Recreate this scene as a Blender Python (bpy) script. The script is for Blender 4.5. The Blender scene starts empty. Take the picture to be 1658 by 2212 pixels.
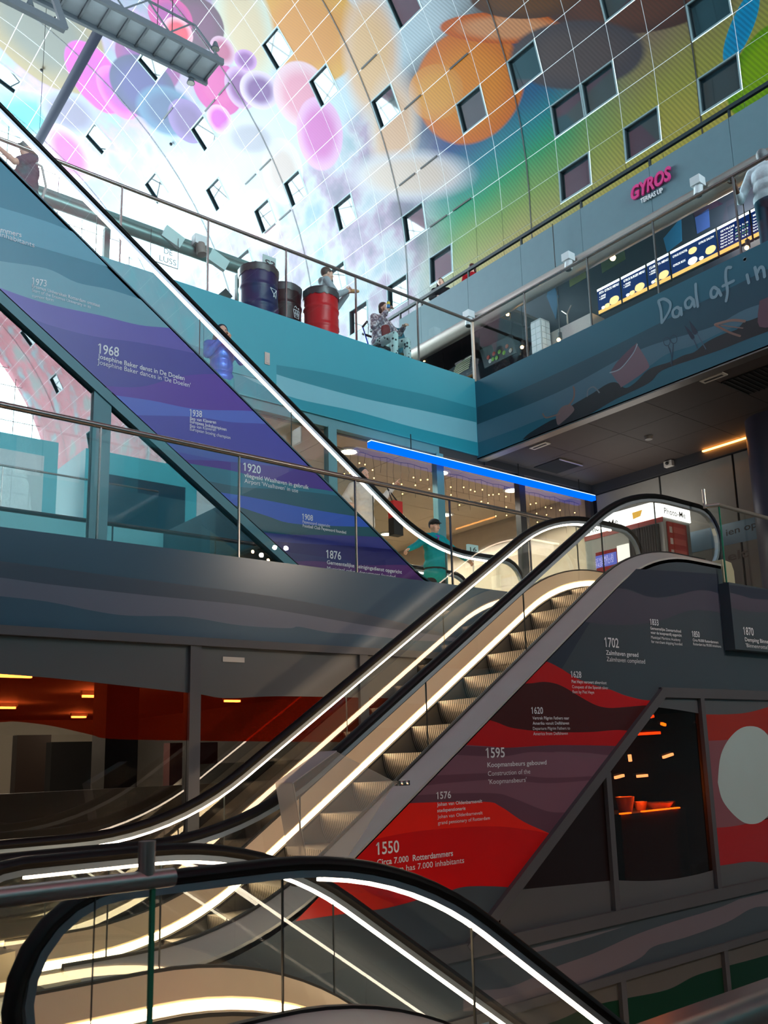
import bpy, bmesh, math, random
from mathutils import Vector, Matrix

random.seed(7)
scn = bpy.context.scene
COL = scn.collection

# ------------------------------------------------------------------ camera
EYE = Vector((0.0, 0.0, 1.4))
W, H = 1658, 2212
FPX, YAW, PIT, ROLL, CX, CY = 1952.83, math.radians(40.93776), math.radians(11.270466), math.radians(-2.066013), 932.414, 1246.42
FWD = Vector((math.cos(PIT) * math.sin(YAW), math.cos(PIT) * math.cos(YAW), math.sin(PIT)))
RGT = Vector((math.cos(YAW), -math.sin(YAW), 0))
UPV = RGT.cross(FWD)
_c, _s = math.cos(ROLL), math.sin(ROLL)
RGT, UPV = _c * RGT + _s * UPV, -_s * RGT + _c * UPV
cam = bpy.data.cameras.new('camera')
cam.sensor_fit = 'VERTICAL'; cam.sensor_height = 36.0
cam.lens = 36.0 * FPX / H
cam.shift_x = -(CX - W / 2) / H
cam.shift_y = (CY - H / 2) / H
cam.clip_start = 0.05; cam.clip_end = 500
cam.dof.use_dof = True; cam.dof.focus_distance = 9.0; cam.dof.aperture_fstop = 4.5
camo = bpy.data.objects.new('camera', cam); COL.objects.link(camo)
m = Matrix((RGT, UPV, -FWD)).transposed().to_4x4(); m.translation = EYE
camo.matrix_world = m
scn.camera = camo

# ------------------------------------------------------------------ sky, exposure, sampling
SKY = 18.0
world = bpy.data.worlds.new('overcast_sky'); scn.world = world; world.use_nodes = True
bg = world.node_tree.nodes['Background']
bg.inputs[0].default_value = (0.74, 0.93, 1.0, 1); bg.inputs[1].default_value = SKY
scn.view_settings.view_transform = 'Standard'; scn.view_settings.look = 'None'
scn.view_settings.gamma = 1.0; scn.view_settings.use_curve_mapping = False
scn.view_settings.exposure = 0.14
cy = scn.cycles
cy.max_bounces = 10; cy.diffuse_bounces = 4; cy.glossy_bounces = 4; cy.transmission_bounces = 4
cy.transparent_max_bounces = 40; cy.sample_clamp_indirect = 6.0; cy.caustics_reflective = False; cy.caustics_refractive = False
cy.use_denoising = True

def portal(name, loc, rot, sx, sz):
    l = bpy.data.lights.new(name, 'AREA'); l.shape = 'RECTANGLE'; l.size = sx; l.size_y = sz
    l.cycles.is_portal = True
    o = bpy.data.objects.new(name, l); o.location = loc; o.rotation_euler = rot; COL.objects.link(o)
portal('sky_portal', (5.2, 52.2, 20), (math.radians(-90), 0, 0), 37, 42)
portal('sky_portal', (5.2, -58.4, 20), (math.radians(90), 0, 0), 37, 42)

# ------------------------------------------------------------------ helpers
def ray(x, y):
    return RGT * ((x - CX) / FPX) - UPV * ((y - CY) / FPX) + FWD
def P(x, y, X=None, Y=None, Z=None):          # where the line of sight of a photo pixel meets an axis plane
    d = ray(x, y)
    if X is not None: t = X / d.x
    elif Y is not None: t = Y / d.y
    else: t = (Z - 1.4) / d.z
    return EYE + d * t

def lin(c):
    out = []
    for v in c:
        v = v / 255.0
        out.append(v / 12.92 if v <= 0.04045 else ((v + 0.055) / 1.055) ** 2.4)
    return (out[0], out[1], out[2], 1.0)

MATS = {}
def nodemat(name):
    m = bpy.data.materials.new(name); m.use_nodes = True
    nt = m.node_tree; nt.nodes.clear()
    out = nt.nodes.new('ShaderNodeOutputMaterial')
    return m, nt, out
def mat(name, rgb, rough=0.5, metal=0.0, var=0.06, scale=6.0, spec=0.5, coat=0.0, bump=0.0, bscale=60.0):
    if name in MATS: return MATS[name]
    m, nt, out = nodemat(name)
    b = nt.nodes.new('ShaderNodeBsdfPrincipled')
    b.inputs['Roughness'].default_value = rough; b.inputs['Metallic'].default_value = metal
    b.inputs['Specular IOR Level'].default_value = spec; b.inputs['Coat Weight'].default_value = coat
    c = lin(rgb)
    geo = nt.nodes.new('ShaderNodeNewGeometry')
    n = nt.nodes.new('ShaderNodeTexNoise'); n.inputs['Scale'].default_value = scale; n.inputs['Detail'].default_value = 2
    nt.links.new(geo.outputs['Position'], n.inputs['Vector'])
    mx = nt.nodes.new('ShaderNodeMix'); mx.data_type = 'RGBA'
    mx.inputs[6].default_value = tuple(v * (1 - var) for v in c[:3]) + (1,)
    mx.inputs[7].default_value = tuple(min(1, v * (1 + var)) for v in c[:3]) + (1,)
    nt.links.new(n.outputs['Fac'], mx.inputs[0]); nt.links.new(mx.outputs[2], b.inputs['Base Color'])
    if bump > 0:
        n2 = nt.nodes.new('ShaderNodeTexNoise'); n2.inputs['Scale'].default_value = bscale
        nt.links.new(geo.outputs['Position'], n2.inputs['Vector'])
        bp = nt.nodes.new('ShaderNodeBump'); bp.inputs['Strength'].default_value = bump; bp.inputs['Distance'].default_value = 0.02
        nt.links.new(n2.outputs['Fac'], bp.inputs['Height']); nt.links.new(bp.outputs[0], b.inputs['Normal'])
    nt.links.new(b.outputs[0], out.inputs[0])
    MATS[name] = m; return m
def emit(name, rgb, strength):
    if name in MATS: return MATS[name]
    m, nt, out = nodemat(name)
    e = nt.nodes.new('ShaderNodeEmission'); e.inputs[0].default_value = lin(rgb); e.inputs[1].default_value = strength
    nt.links.new(e.outputs[0], out.inputs[0]); MATS[name] = m; return m
def glass(name, tint, refl=1.8, base=0.0, rough=0.0, alpha=1.0, film=None):
    """pane: light passes straight on, the outer face mirrors by Fresnel"""
    if name in MATS: return MATS[name]
    m, nt, out = nodemat(name)
    tr = nt.nodes.new('ShaderNodeBsdfTransparent'); tr.inputs[0].default_value = (*tint, 1)
    gl = nt.nodes.new('ShaderNodeBsdfGlossy'); gl.inputs['Roughness'].default_value = rough; gl.inputs[0].default_value = (1, 1, 1, 1)
    fr = nt.nodes.new('ShaderNodeFresnel'); fr.inputs[0].default_value = 1.5
    geo = nt.nodes.new('ShaderNodeNewGeometry')
    inv = nt.nodes.new('ShaderNodeMath'); inv.operation = 'SUBTRACT'; inv.inputs[0].default_value = 1.0
    nt.links.new(geo.outputs['Backfacing'], inv.inputs[1])
    mu = nt.nodes.new('ShaderNodeMath'); mu.operation = 'MULTIPLY_ADD'; mu.inputs[1].default_value = refl; mu.inputs[2].default_value = base
    nt.links.new(fr.outputs[0], mu.inputs[0])
    m2 = nt.nodes.new('ShaderNodeMath'); m2.operation = 'MULTIPLY'; m2.use_clamp = True
    nt.links.new(mu.outputs[0], m2.inputs[0]); nt.links.new(inv.outputs[0], m2.inputs[1])
    mix = nt.nodes.new('ShaderNodeMixShader')
    nt.links.new(m2.outputs[0], mix.inputs[0]); nt.links.new(tr.outputs[0], mix.inputs[1]); nt.links.new(gl.outputs[0], mix.inputs[2])
    nt.links.new(mix.outputs[0], out.inputs[0]); MATS[name] = m; return m

class MB:
    def __init__(s): s.v = []; s.f = []
    def add(s, vs, fs):
        o = len(s.v); s.v += [Vector(v) for v in vs]; s.f += [[i + o for i in f] for f in fs]; return s
    def box(s, a, b):
        x0, y0, z0 = a; x1, y1, z1 = b
        return s.add([(x0,y0,z0),(x1,y0,z0),(x1,y1,z0),(x0,y1,z0),(x0,y0,z1),(x1,y0,z1),(x1,y1,z1),(x0,y1,z1)],
                     [(0,3,2,1),(4,5,6,7),(0,1,5,4),(1,2,6,5),(2,3,7,6),(3,0,4,7)])
    def bar(s, a, b, w, h, up=(0, 0, 1)):
        a, b = Vector(a), Vector(b); d = (b - a).normalized(); u = Vector(up)
        if abs(d.dot(u)) > 0.98: u = Vector((1, 0, 0))
        r = d.cross(u).normalized() * (w / 2); u = r.cross(d).normalized() * (h / 2)
        vs = [a - r - u, a + r - u, a + r + u, a - r + u, b - r - u, b + r - u, b + r + u, b - r + u]
        return s.add(vs, [(0,1,2,3),(7,6,5,4),(0,4,5,1),(1,5,6,2),(2,6,7,3),(3,7,4,0)])
    def prism(s, pts, ext):
        n = len(pts); e = Vector(ext); pts = [Vector(p) for p in pts]
        nrm = Vector((0, 0, 0))
        for i in range(n): nrm += pts[i].cross(pts[(i + 1) % n])
        if nrm.dot(e) > 0: pts = pts[::-1]
        fs = [list(range(n)), list(range(2 * n - 1, n - 1, -1))]
        for i in range(n): fs.append([(i + 1) % n, i, n + i, n + (i + 1) % n])
        return s.add(pts + [p + e for p in pts], fs)
    def face(s, pts, toward):
        n = len(pts); pts = [Vector(p) for p in pts]; nrm = Vector((0, 0, 0))
        for i in range(n): nrm += pts[i].cross(pts[(i + 1) % n])
        if nrm.dot(Vector(toward)) < 0: pts = pts[::-1]
        return s.add(pts, [list(range(n))])
    def tube(s, path, r, n=10, caps=True):
        path = [Vector(p) for p in path]; k = len(path); rs = r if isinstance(r, (list, tuple)) else [r] * k
        u = None; vs = []
        for i, p in enumerate(path):
            d = (path[min(i + 1, k - 1)] - path[max(i - 1, 0)]).normalized()
            if u is None:
                u = d.cross(Vector((0, 0, 1)))
                if u.length < 1e-3: u = d.cross(Vector((1, 0, 0)))
            u = (u - d * u.dot(d)).normalized(); w = d.cross(u)
            for j in range(n):
                a = 2 * math.pi * j / n; vs.append(p + (u * math.cos(a) + w * math.sin(a)) * rs[i])
        fs = []
        for i in range(k - 1):
            for j in range(n):
                a, b = i * n + j, i * n + (j + 1) % n; fs.append((a, b, b + n, a + n))
        if caps: fs += [list(range(n - 1, -1, -1)), list(range((k - 1) * n, k * n))]
        return s.add(vs, fs)
    def lathe(s, prof, c, n=24, caps=True):
        c = Vector(c); vs = []; k = len(prof)
        for (r, z) in prof:
            for j in range(n):
                a = 2 * math.pi * j / n; vs.append(c + Vector((r * math.cos(a), r * math.sin(a), z)))
        fs = []
        for i in range(k - 1):
            for j in range(n):
                a, b = i * n + j, i * n + (j + 1) % n; fs.append((a, b, b + n, a + n))
        if caps: fs += [list(range(n - 1, -1, -1)), list(range((k - 1) * n, k * n))]
        return s.add(vs, fs)
    def ball(s, c, r, nu=12, nv=8, rot=None):
        if not isinstance(r, (tuple, list)): r = (r, r, r)
        c = Vector(c); R = rot or Matrix.Identity(3); vs = [c + R @ Vector((0, 0, -r[2]))]
        for i in range(1, nv):
            t = math.pi * i / nv - math.pi / 2
            for j in range(nu):
                a = 2 * math.pi * j / nu
                vs.append(c + R @ Vector((r[0] * math.cos(t) * math.cos(a), r[1] * math.cos(t) * math.sin(a), r[2] * math.sin(t))))
        vs.append(c + R @ Vector((0, 0, r[2]))); fs = []
        for j in range(nu): fs.append((0, 1 + (j + 1) % nu, 1 + j))
        for i in range(nv - 2):
            for j in range(nu):
                a, b = 1 + i * nu + j, 1 + i * nu + (j + 1) % nu; fs.append((a, b, b + nu, a + nu))
        l = len(vs) - 1; o = 1 + (nv - 2) * nu
        for j in range(nu): fs.append((o + j, o + (j + 1) % nu, l))
        return s.add(vs, fs)
    def sweep(s, prof, path, Y):
        """prof: closed list of (y offset, normal offset); path: list of (x, z)"""
        k, n = len(path), len(prof); vs = []
        for i, (x, z) in enumerate(path):
            a, b = path[max(i - 1, 0)], path[min(i + 1, k - 1)]
            t = Vector((b[0] - a[0], b[1] - a[1])).normalized(); nx, nz = -t.y, t.x
            for (py, pn) in prof: vs.append((x + nx * pn, Y + py, z + nz * pn))
        fs = []
        for i in range(k - 1):
            for j in range(n):
                a, b = i * n + j, i * n + (j + 1) % n; fs.append((a, b, b + n, a + n))
        fs += [list(range(n - 1, -1, -1)), list(range((k - 1) * n, k * n))]
        return s.add(vs, fs)
    def mesh(s, name, mt, smooth=False):
        me = bpy.data.meshes.new(name); me.from_pydata([tuple(v) for v in s.v], [], s.f)
        for q in (mt if isinstance(mt, (list, tuple)) else [mt]): me.materials.append(q)
        if smooth:
            me.polygons.foreach_set('use_smooth', [len(p.vertices) < 6 for p in me.polygons])
            try: me.set_sharp_from_angle(angle=math.radians(35))
            except Exception: pass
        me.update(); return me
    def build(s, name, mt, parent=None, smooth=False, **props):
        o = bpy.data.objects.new(name, s.mesh(name, mt, smooth)); COL.objects.link(o)
        if parent is not None: par(o, parent)
        for k, v in props.items(): o[k] = v
        return o
ROOTLOC = {}
def par(o, p):
    o.parent = p; o.matrix_parent_inverse = Matrix.Translation(-Vector(ROOTLOC.get(p.name, (0, 0, 0))))
def thing(name, label, cat, loc, group=None):
    o = bpy.data.objects.new(name, None); COL.objects.link(o); o.empty_display_size = 0.1
    o.location = loc; ROOTLOC[o.name] = tuple(loc)
    o['label'] = label; o['category'] = cat
    if group: o['group'] = group
    return o
def tag(o, label, cat, group=None):
    o['label'] = label; o['category'] = cat
    if group: o['group'] = group
    return o
def struct(o): o['kind'] = 'structure'; return o

def clip(poly, planes):
    """cut a polygon of Vectors by half spaces (point, normal): keeps the side the normal points to"""
    for (p, n) in planes:
        p, n = Vector(p), Vector(n); out = []
        for i in range(len(poly)):
            a, b = poly[i], poly[(i + 1) % len(poly)]; da, db = (a - p).dot(n), (b - p).dot(n)
            if da >= 0: out.append(a)
            if (da >= 0) != (db >= 0): out.append(a + (b - a) * (da / (da - db)))
        poly = out
        if len(poly) < 3: return []
    return poly
def smoothline(pts, n=5):
    """Catmull-Rom through 2-D pixel points"""
    out = []
    for i in range(len(pts) - 1):
        p0, p1, p2, p3 = pts[max(i - 1, 0)], pts[i], pts[i + 1], pts[min(i + 2, len(pts) - 1)]
        for k in range(n):
            t = k / n
            out.append(tuple(0.5 * (2 * p1[q] + (p2[q] - p0[q]) * t + (2 * p0[q] - 5 * p1[q] + 4 * p2[q] - p3[q]) * t * t + (3 * p1[q] - p0[q] - 3 * p2[q] + p3[q]) * t ** 3) for q in (0, 1)))
    return out + [pts[-1]]
def xt(pts, l=0, r=0):
    """carry a pixel curve on past its ends, so that the print goes on beyond the frame"""
    a, b, c, d = pts[0], pts[1], pts[-2], pts[-1]; out = list(pts)
    if r: out.append((d[0] + r, d[1] + r * (d[1] - c[1]) / (d[0] - c[0])))
    if l: out.insert(0, (a[0] - l, a[1] - l * (b[1] - a[1]) / (b[0] - a[0])))
    return out
def band(name, top, bot, mt, parent, plane, toward, k, planes=()):
    """a strip of printed film between two pixel curves, laid on a wall plane; k = layer"""
    pts = [P(x, y, **plane) for x, y in smoothline(top)] + [P(x, y, **plane) for x, y in smoothline(bot)[::-1]]
    pts = clip(pts, planes)
    if len(pts) < 3: return
    off = Vector(toward) * (0.0004 * k)
    return MB().face([p + off for p in pts], toward).build(name, mt, parent)

# lettering: queued, measured and turned into meshes at the end
TX = []
def text(s, a, b, cap, mt, parent, plane, toward, bold=0.0, k=14, name='lettering', ext=0.0, shear=0.0, axis=None):
    TX.append((s, a, b, cap, mt, parent, plane, Vector(toward), bold, k, name, ext, shear))
def flush_text():
    objs = []
    for q in TX + [('H',)]:
        cu = bpy.data.curves.new('t', 'FONT'); cu.body = q[0]; cu.size = 1.0; cu.resolution_u = 3
        if len(q) > 1:
            cu.offset = q[8]; cu.extrude = q[11]; cu.shear = q[12]
        o = bpy.data.objects.new('t', cu); COL.objects.link(o); objs.append(o)
    bpy.context.view_layer.update(); dg = bpy.context.evaluated_depsgraph_get()
    mes = [bpy.data.meshes.new_from_object(o.evaluated_get(dg)) for o in objs]
    hm = mes.pop(); caph = max(v.co.y for v in hm.vertices)
    for o in objs: bpy.data.objects.remove(o)
    for q, me in zip(TX, mes):
        s, a, b, cap, mt, parent, plane, tw, bold, k, name, ext, shear = q
        A, B = P(*a, **plane), P(*b, **plane); C = P(a[0], a[1] - cap, **plane)
        dx = (B - A); dx.z = 0; width = dx.length; dx.normalize()
        ch = (C - A).length; zz = (A.z + B.z) / 2
        x0 = min(v.co.x for v in me.vertices); x1 = max(v.co.x for v in me.vertices)
        flag = s[0] == '1' and len(s) == 4
        if flag: x0 -= .15
        sx = width / max(1e-6, x1 - x0); sy = ch / caph
        slope = (B.z - A.z) / width if width else 0
        slope = 0 if 'X' not in plane and abs(slope) < 0.06 else slope
        for v in me.vertices:
            x = (v.co.x - x0) * sx
            v.co = Vector((A.x, A.y, A.z if slope else zz)) + dx * x + Vector((0, 0, v.co.y * sy + slope * x)) + tw * (0.0004 * k + v.co.z)
        if flag:          # the built-in numeral one is a bare stem: add its flag
            bm = bmesh.new(); bm.from_mesh(me); q4 = [(.24, caph), (.15, caph), (0, caph * .80), (.05, caph * .70)]
            base = Vector((A.x, A.y, zz)) + tw * (0.0004 * k)
            f = bm.faces.new([bm.verts.new(base + dx * (a_ * sx) + Vector((0, 0, b_ * sy))) for a_, b_ in q4])
            f.normal_update()
            if f.normal.dot(tw) < 0: f.normal_flip()
            bm.to_mesh(me); bm.free()
        me.name = name; me.materials.clear(); me.materials.append(mt)
        o = bpy.data.objects.new(name, me); COL.objects.link(o); par(o, parent)
# ------------------------------------------------------------------ materials
STEEL = mat('brushed_steel', (186, 178, 168), 0.32, 0.75, 0.08, 40)
DSTEEL = mat('dark_steel_rail', (146, 140, 136), 0.25, 0.8, 0.08, 40)
ALU = mat('anodised_aluminium', (168, 180, 190), 0.42, 0.85)
RUBBER = mat('black_rubber', (9, 9, 9), 0.45, 0.0, 0.1, 6, 0.25)
DECK = mat('champagne_metal_deck', (230, 210, 176), 0.34, 0.25, 0.05)
OUTD = mat('grey_outer_deck', (206, 204, 198), 0.36, 0.35, 0.05)
SKIRT = mat('grey_skirt_metal', (120, 115, 108), 0.42, 0.7, 0.1)
DARK = mat('dark_seal', (22, 22, 23), 0.6)
STRIP = emit('warm_led_strip', (255, 214, 168), 16.0)
RSTRIP = emit('handrail_led_strip', (255, 230, 204), 11.0)
ESC_GLASS = glass('escalator_glass', (0.965, 0.985, 0.975), 2.4)
PANE = glass('balustrade_glass', (0.95, 0.985, 0.975), 1.15)
GEDGE = mat('green_glass_edge', (40, 120, 95), 0.2, 0.0, 0.1)
JOINT = mat('dark_glass_joint', (58, 66, 64), 0.3)
FRAME_TEAL = mat('teal_grey_frame', (88, 140, 150), 0.5)
FRAME_GREY = mat('grey_frame', (84, 84, 88), 0.55)
TEXTW = mat('white_print', (236, 240, 244), 0.6)
PLASTER = mat('grey_plaster', (142, 138, 130), 0.85, bump=0.05)

def film(rgb): return mat('film_%d_%d_%d' % rgb, rgb, 0.32, 0.0, 0.03, 3, 0.5)

# ------------------------------------------------------------------ large structure: slabs and floors
F, G, HF = 0.0, 3.2, 7.7
SOFF = 6.32
CONC = mat('polished_floor', (120, 116, 110), 0.3, 0.0, 0.08, 2)
struct(MB().box((-14, -58, -3.9), (25, 61, -3.5)).build('floor_basement', CONC))
struct(MB().box((-12, -12, -0.3), (1.15, 7.0, 0.0)).build('floor_landing', CONC))
struct(MB().box((-12, -12, -0.3), (6, 3.2, 0.0)).build('floor_landing_near', CONC))
# street level slab with the patterned edge, and upper level slab
SLATE = mat('slate_film', (72, 82, 90), 0.3, 0.0, 0.03, 3)
SLATE_G = mat('blue_slate_film', (64, 90, 110), 0.24, 0.0, 0.03, 3)
TEAL = mat('teal_film', (64, 160, 176), 0.34, 0.0, 0.03, 3)
STEEL_BLUE = mat('petrol_film', (50, 110, 130), 0.3, 0.0, 0.03, 3)
fas_g = struct(MB().box((-12, 7.1, 2.46), (8.95, 7.3, 3.22)).build('wall_street_level_edge', SLATE_G))
struct(MB().box((-12, 7.3, 2.9), (25, 22, 3.2)).build('floor_street_level', CONC))
struct(MB().box((8.95, 5.5, 2.9), (25, 7.3, 3.2)).build('floor_street_level_right', CONC))
fas_h = struct(MB().box((-12, 10.4, 6.34), (10.15, 10.55, 7.71)).build('wall_upper_level_edge', TEAL))
fas_b = struct(MB().box((10.15, -6, 6.28), (10.3, 10.55, 7.66)).build('wall_upper_level_edge_right', STEEL_BLUE))
struct(MB().box((-12, 10.55, 7.35), (25, 60, 7.69)).build('floor_upper_level', CONC))
struct(MB().box((10.3, -6, 7.35), (25, 10.55, 7.65)).build('floor_upper_level_right', CONC))

# ------------------------------------------------------------------ escalators
def fillet(pts, R):
    out = [pts[0]]
    for i in range(1, len(pts) - 1):
        p, a, b = Vector(pts[i]), Vector(pts[i - 1]), Vector(pts[i + 1])
        u, w = (a - p).normalized(), (b - p).normalized()
        ang = math.acos(max(-1, min(1, u.dot(w)))); T = R / math.tan(ang / 2)
        c = p + (u + w).normalized() * (R / math.sin(ang / 2)); s = p + u * T; e = p + w * T
        a0 = math.atan2(s.y - c.y, s.x - c.x); a1 = math.atan2(e.y - c.y, e.x - c.x)
        d = (a1 - a0 + math.pi) % (2 * math.pi) - math.pi
        for k in range(11): out.append((c.x + R * math.cos(a0 + d * k / 10), c.y + R * math.sin(a0 + d * k / 10)))
    return out + [pts[-1]]
def shift(path, v): return [(x, z - v) for x, z in path]
def zat(path, x):
    for (x0, z0), (x1, z1) in zip(path, path[1:]):
        if min(x0, x1) - 1e-9 <= x <= max(x0, x1) + 1e-9 and x0 != x1: return z0 + (z1 - z0) * (x - x0) / (x1 - x0)
    return path[0][1] if abs(x - path[0][0]) < abs(x - path[-1][0]) else path[-1][1]
def cutpath(path, xa, xb):
    return [(xa, zat(path, xa))] + [p for p in path if xa < p[0] < xb] + [(xb, zat(path, xb))]
def newel(path, r=0.42, ret=0.25, start=True, end=True):
    out = list(path)
    if end:
        x, z = path[-1]
        out += [(x + r * math.sin(a), z - r + r * math.cos(a)) for a in [math.pi * k / 12 for k in range(1, 13)]] + [(x - ret, z - 2 * r)]
    if start:
        x, z = path[0]
        out = [(x - ret, z - 2 * r)] + [(x - r * math.sin(a), z - r + r * math.cos(a)) for a in [math.pi * k / 12 for k in range(12, 0, -1)]] + out
    return out
RP = [(0.042 * math.cos(a) * (1 if abs(math.sin(a)) < .8 else 1), 0.034 * math.sin(a) - 0.026) for a in [2 * math.pi * k / 12 for k in range(12)]]
def rect(y0, y1, n0, n1): return [(y0, n0), (y1, n0), (y1, n1), (y0, n1)]
STEPM = None
def step_material():
    m, nt, out = nodemat('ribbed_step_metal')
    b = nt.nodes.new('ShaderNodeBsdfPrincipled'); b.inputs['Metallic'].default_value = 0.6; b.inputs['Roughness'].default_value = 0.45
    geo = nt.nodes.new('ShaderNodeNewGeometry'); sep = nt.nodes.new('ShaderNodeSeparateXYZ'); nt.links.new(geo.outputs['Position'], sep.inputs[0])
    mu = nt.nodes.new('ShaderNodeMath'); mu.operation = 'MULTIPLY'; mu.inputs[1].default_value = 2 * math.pi / 0.026; nt.links.new(sep.outputs['Y'], mu.inputs[0])
    si = nt.nodes.new('ShaderNodeMath'); si.operation = 'SINE'; nt.links.new(mu.outputs[0], si.inputs[0])
    mr = nt.nodes.new('ShaderNodeMapRange'); mr.inputs[1].default_value = -0.3; mr.inputs[2].default_value = 0.3; nt.links.new(si.outputs[0], mr.inputs[0])
    mx = nt.nodes.new('ShaderNodeMix'); mx.data_type = 'RGBA'; mx.inputs[6].default_value = lin((70, 66, 60)); mx.inputs[7].default_value = lin((168, 160, 150))
    nt.links.new(mr.outputs[0], mx.inputs[0]); nt.links.new(mx.outputs[2], b.inputs['Base Color'])
    bp = nt.nodes.new('ShaderNodeBump'); bp.inputs['Strength'].default_value = 0.5; bp.inputs['Distance'].default_value = 0.005
    nt.links.new(mr.outputs[0], bp.inputs['Height']); nt.links.new(bp.outputs[0], b.inputs['Normal'])
    nt.links.new(b.outputs[0], out.inputs[0]); return m
STEPM = step_material()

def escalator(label, Yn, Yf, corners, up, nose0, joints, strips, outer, R=2.3, floor_z=(0, 3.2), steps=(0, 12), deckx=None, deckm=None):
    """corners: top-of-handrail polyline (x, z); up: +1 climbs to the right; outer: extra cladding per side"""
    base = fillet(corners, R)
    xa, xb = base[0][0], base[-1][0]
    root = thing('escalator', label, 'escalator', ((xa + xb) / 2, (Yn + Yf) / 2, min(floor_z)))
    for side, Y, s in (('near', Yn, -1), ('far', Yf, 1)):
        rp = newel(shift(base, 0.0))
        MB().sweep(RP, rp, Y).build('handrail', RUBBER, root, True)
        MB().sweep(rect(-0.024, 0.024, -0.086, -0.055), newel(base, 0.41, -0.05), Y).build('handrail_profile', ALU, root)
        if strips[0 if side == 'near' else 1]:
            st = strips[0 if side == 'near' else 1]
            MB().sweep(rect(-0.014, 0.014, -0.103, -0.086), cutpath(base, st[0], st[1]), Y).build('handrail_light', RSTRIP, root)
        # glass panels
        xs = [xa] + [j for j in joints if xa < j < xb] + [xb]
        for i in range(len(xs) - 1):
            top = shift(cutpath(base, xs[i] + 0.004, xs[i + 1] - 0.004), 0.06); bot = shift(cutpath(base, xs[i] + 0.004, xs[i + 1] - 0.004), 0.68)
            if i == 0:
                x, z = base[0]; bulge = [(x - 0.38 * math.sin(a), z - .42 + 0.36 * math.cos(a)) for a in [math.pi * k / 8 for k in range(1, 8)]]
            else: bulge = []
            ring = top + ([(base[-1][0] + 0.38 * math.sin(a), base[-1][1] - .42 + 0.36 * math.cos(a)) for a in [math.pi * k / 8 for k in range(1, 8)]] if i == len(xs) - 2 else []) + bot[::-1] + bulge[::-1]
            MB().prism([(x, Y - 0.006, z) for x, z in ring], (0, 0.012, 0)).build('glass_panel', ESC_GLASS, root)
            if i > 0:
                x = xs[i]; MB().box((x - 0.0025, Y - 0.007, zat(base, x) - 0.68), (x + 0.0025, Y + 0.007, zat(base, x) - 0.07)).build('glass_joint', JOINT, root)
        dk = base if deckx is None else cutpath(base, deckx[0], deckx[1])
        # decks, skirt light, skirt : swept vertical sections
        def section(name, pts, mt, pth=dk):
            k, n = len(pth), len(pts)
            vs = [(x, Y + s * y, z - v) for x, z in pth for (y, v) in pts]
            fs = [(i * n + j, i * n + (j + 1) % n, (i + 1) * n + (j + 1) % n, (i + 1) * n + j) for i in range(k - 1) for j in range(n)]
            fs += [list(range(n)), list(range((k - 1) * n, k * n))[::-1]]
            mb = MB().add(vs, fs); me = mb.mesh(name, mt)
            bm = bmesh.new(); bm.from_mesh(me); bmesh.ops.recalc_face_normals(bm, faces=bm.faces); bm.to_mesh(me); bm.free()
            o = bpy.data.objects.new(name, me); COL.objects.link(o); par(o, root); return o
        section('outer_deck', [(0.02, 0.655), (0.22, 0.745), (0.22, 0.80), (0.02, 0.70)], deckm or OUTD)
        section('inner_deck', [(-0.02, 0.655), (-0.125, 0.785), (-0.125, 0.80), (-0.02, 0.70)], DECK)
        section('glass_seal', [(0.02, 0.64), (-0.02, 0.64), (-0.02, 0.72), (0.02, 0.72)], DARK)
        sp = cutpath(dk, dk[0][0] + 0.12, dk[-1][0] - 0.12)
        section('skirt_light', [(-0.118, 0.800), (-0.132, 0.800), (-0.132, 0.852), (-0.118, 0.852)], STRIP, sp)
        section('skirt_panel', [(-0.115, 0.80), (-0.128, 0.86), (-0.128, 1.30), (-0.115, 1.30)], SKIRT)
        section('skirt_brush', [(-0.128, 0.862), (-0.145, 0.862), (-0.145, 0.885), (-0.128, 0.885)], DARK)
        # newel base blocks
        for xe, d in ((dk[0][0], 1), (dk[-1][0], -1)):
            z = zat(base, xe)
            MB().prism([(xe - d * .20, min(Y + s * .24, Y - s * .17), z - 0.80), (xe - d * .16, min(Y + s * .24, Y - s * .17), z - 0.71), (xe + d * .02, min(Y + s * .24, Y - s * .17), z - 0.69), (xe + d * .02, min(Y + s * .24, Y - s * .17), z - 0.95), (xe - d * .20, min(Y + s * .24, Y - s * .17), z - 0.95)], (0, .41, 0)).build('newel_base', DECK, root)
        if outer.get(side):
            bot = outer[side]
            top = shift(dk, 0.765)
            ring = top + [(x, z) for x, z in bot(dk)][::-1]
            yo = Y + s * 0.19
            MB().prism([(x, min(yo, yo + s * .03), z) for x, z in ring], (0, 0.03, 0)).build('outer_cladding', outer.get(side + '_mat', SLATE), root)
    # steps
    me = None
    wy = (Yf - Yn) - 0.27; yc = (Yn + Yf) / 2
    mb = MB(); prof = [(0.36, -0.03), (0.36, 0), (0.0, 0), (0.004, -0.05), (0.016, -0.11), (0.035, -0.165), (0.062, -0.215), (0.085, -0.24), (0.11, -0.24)]
    mb.prism([(x, -wy / 2, z) for x, z in prof], (0, wy, 0)); me = mb.mesh('step', STEPM)
    for k in range(*steps):
        x = nose0[0] + up * 0.3395 * k; z = zat(base, x) - 0.87
        o = bpy.data.objects.new('step', me); COL.objects.link(o)
        o.location = (x, yc, z)
        if up < 0: o.rotation_euler = (0, 0, math.pi)
        par(o, root)
    # comb plates / landing plates
    for xe, zf, d in ((xa, floor_z[0], 1), (xb, floor_z[1], -1)):
        MB().box((min(xe - .5 * d, xe + 1.1 * d), Yn + .13, zf - 0.06), (max(xe - .5 * d, xe + 1.1 * d), Yf - .13, zf + 0.004)).build('landing_plate', SKIRT, root)
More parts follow.
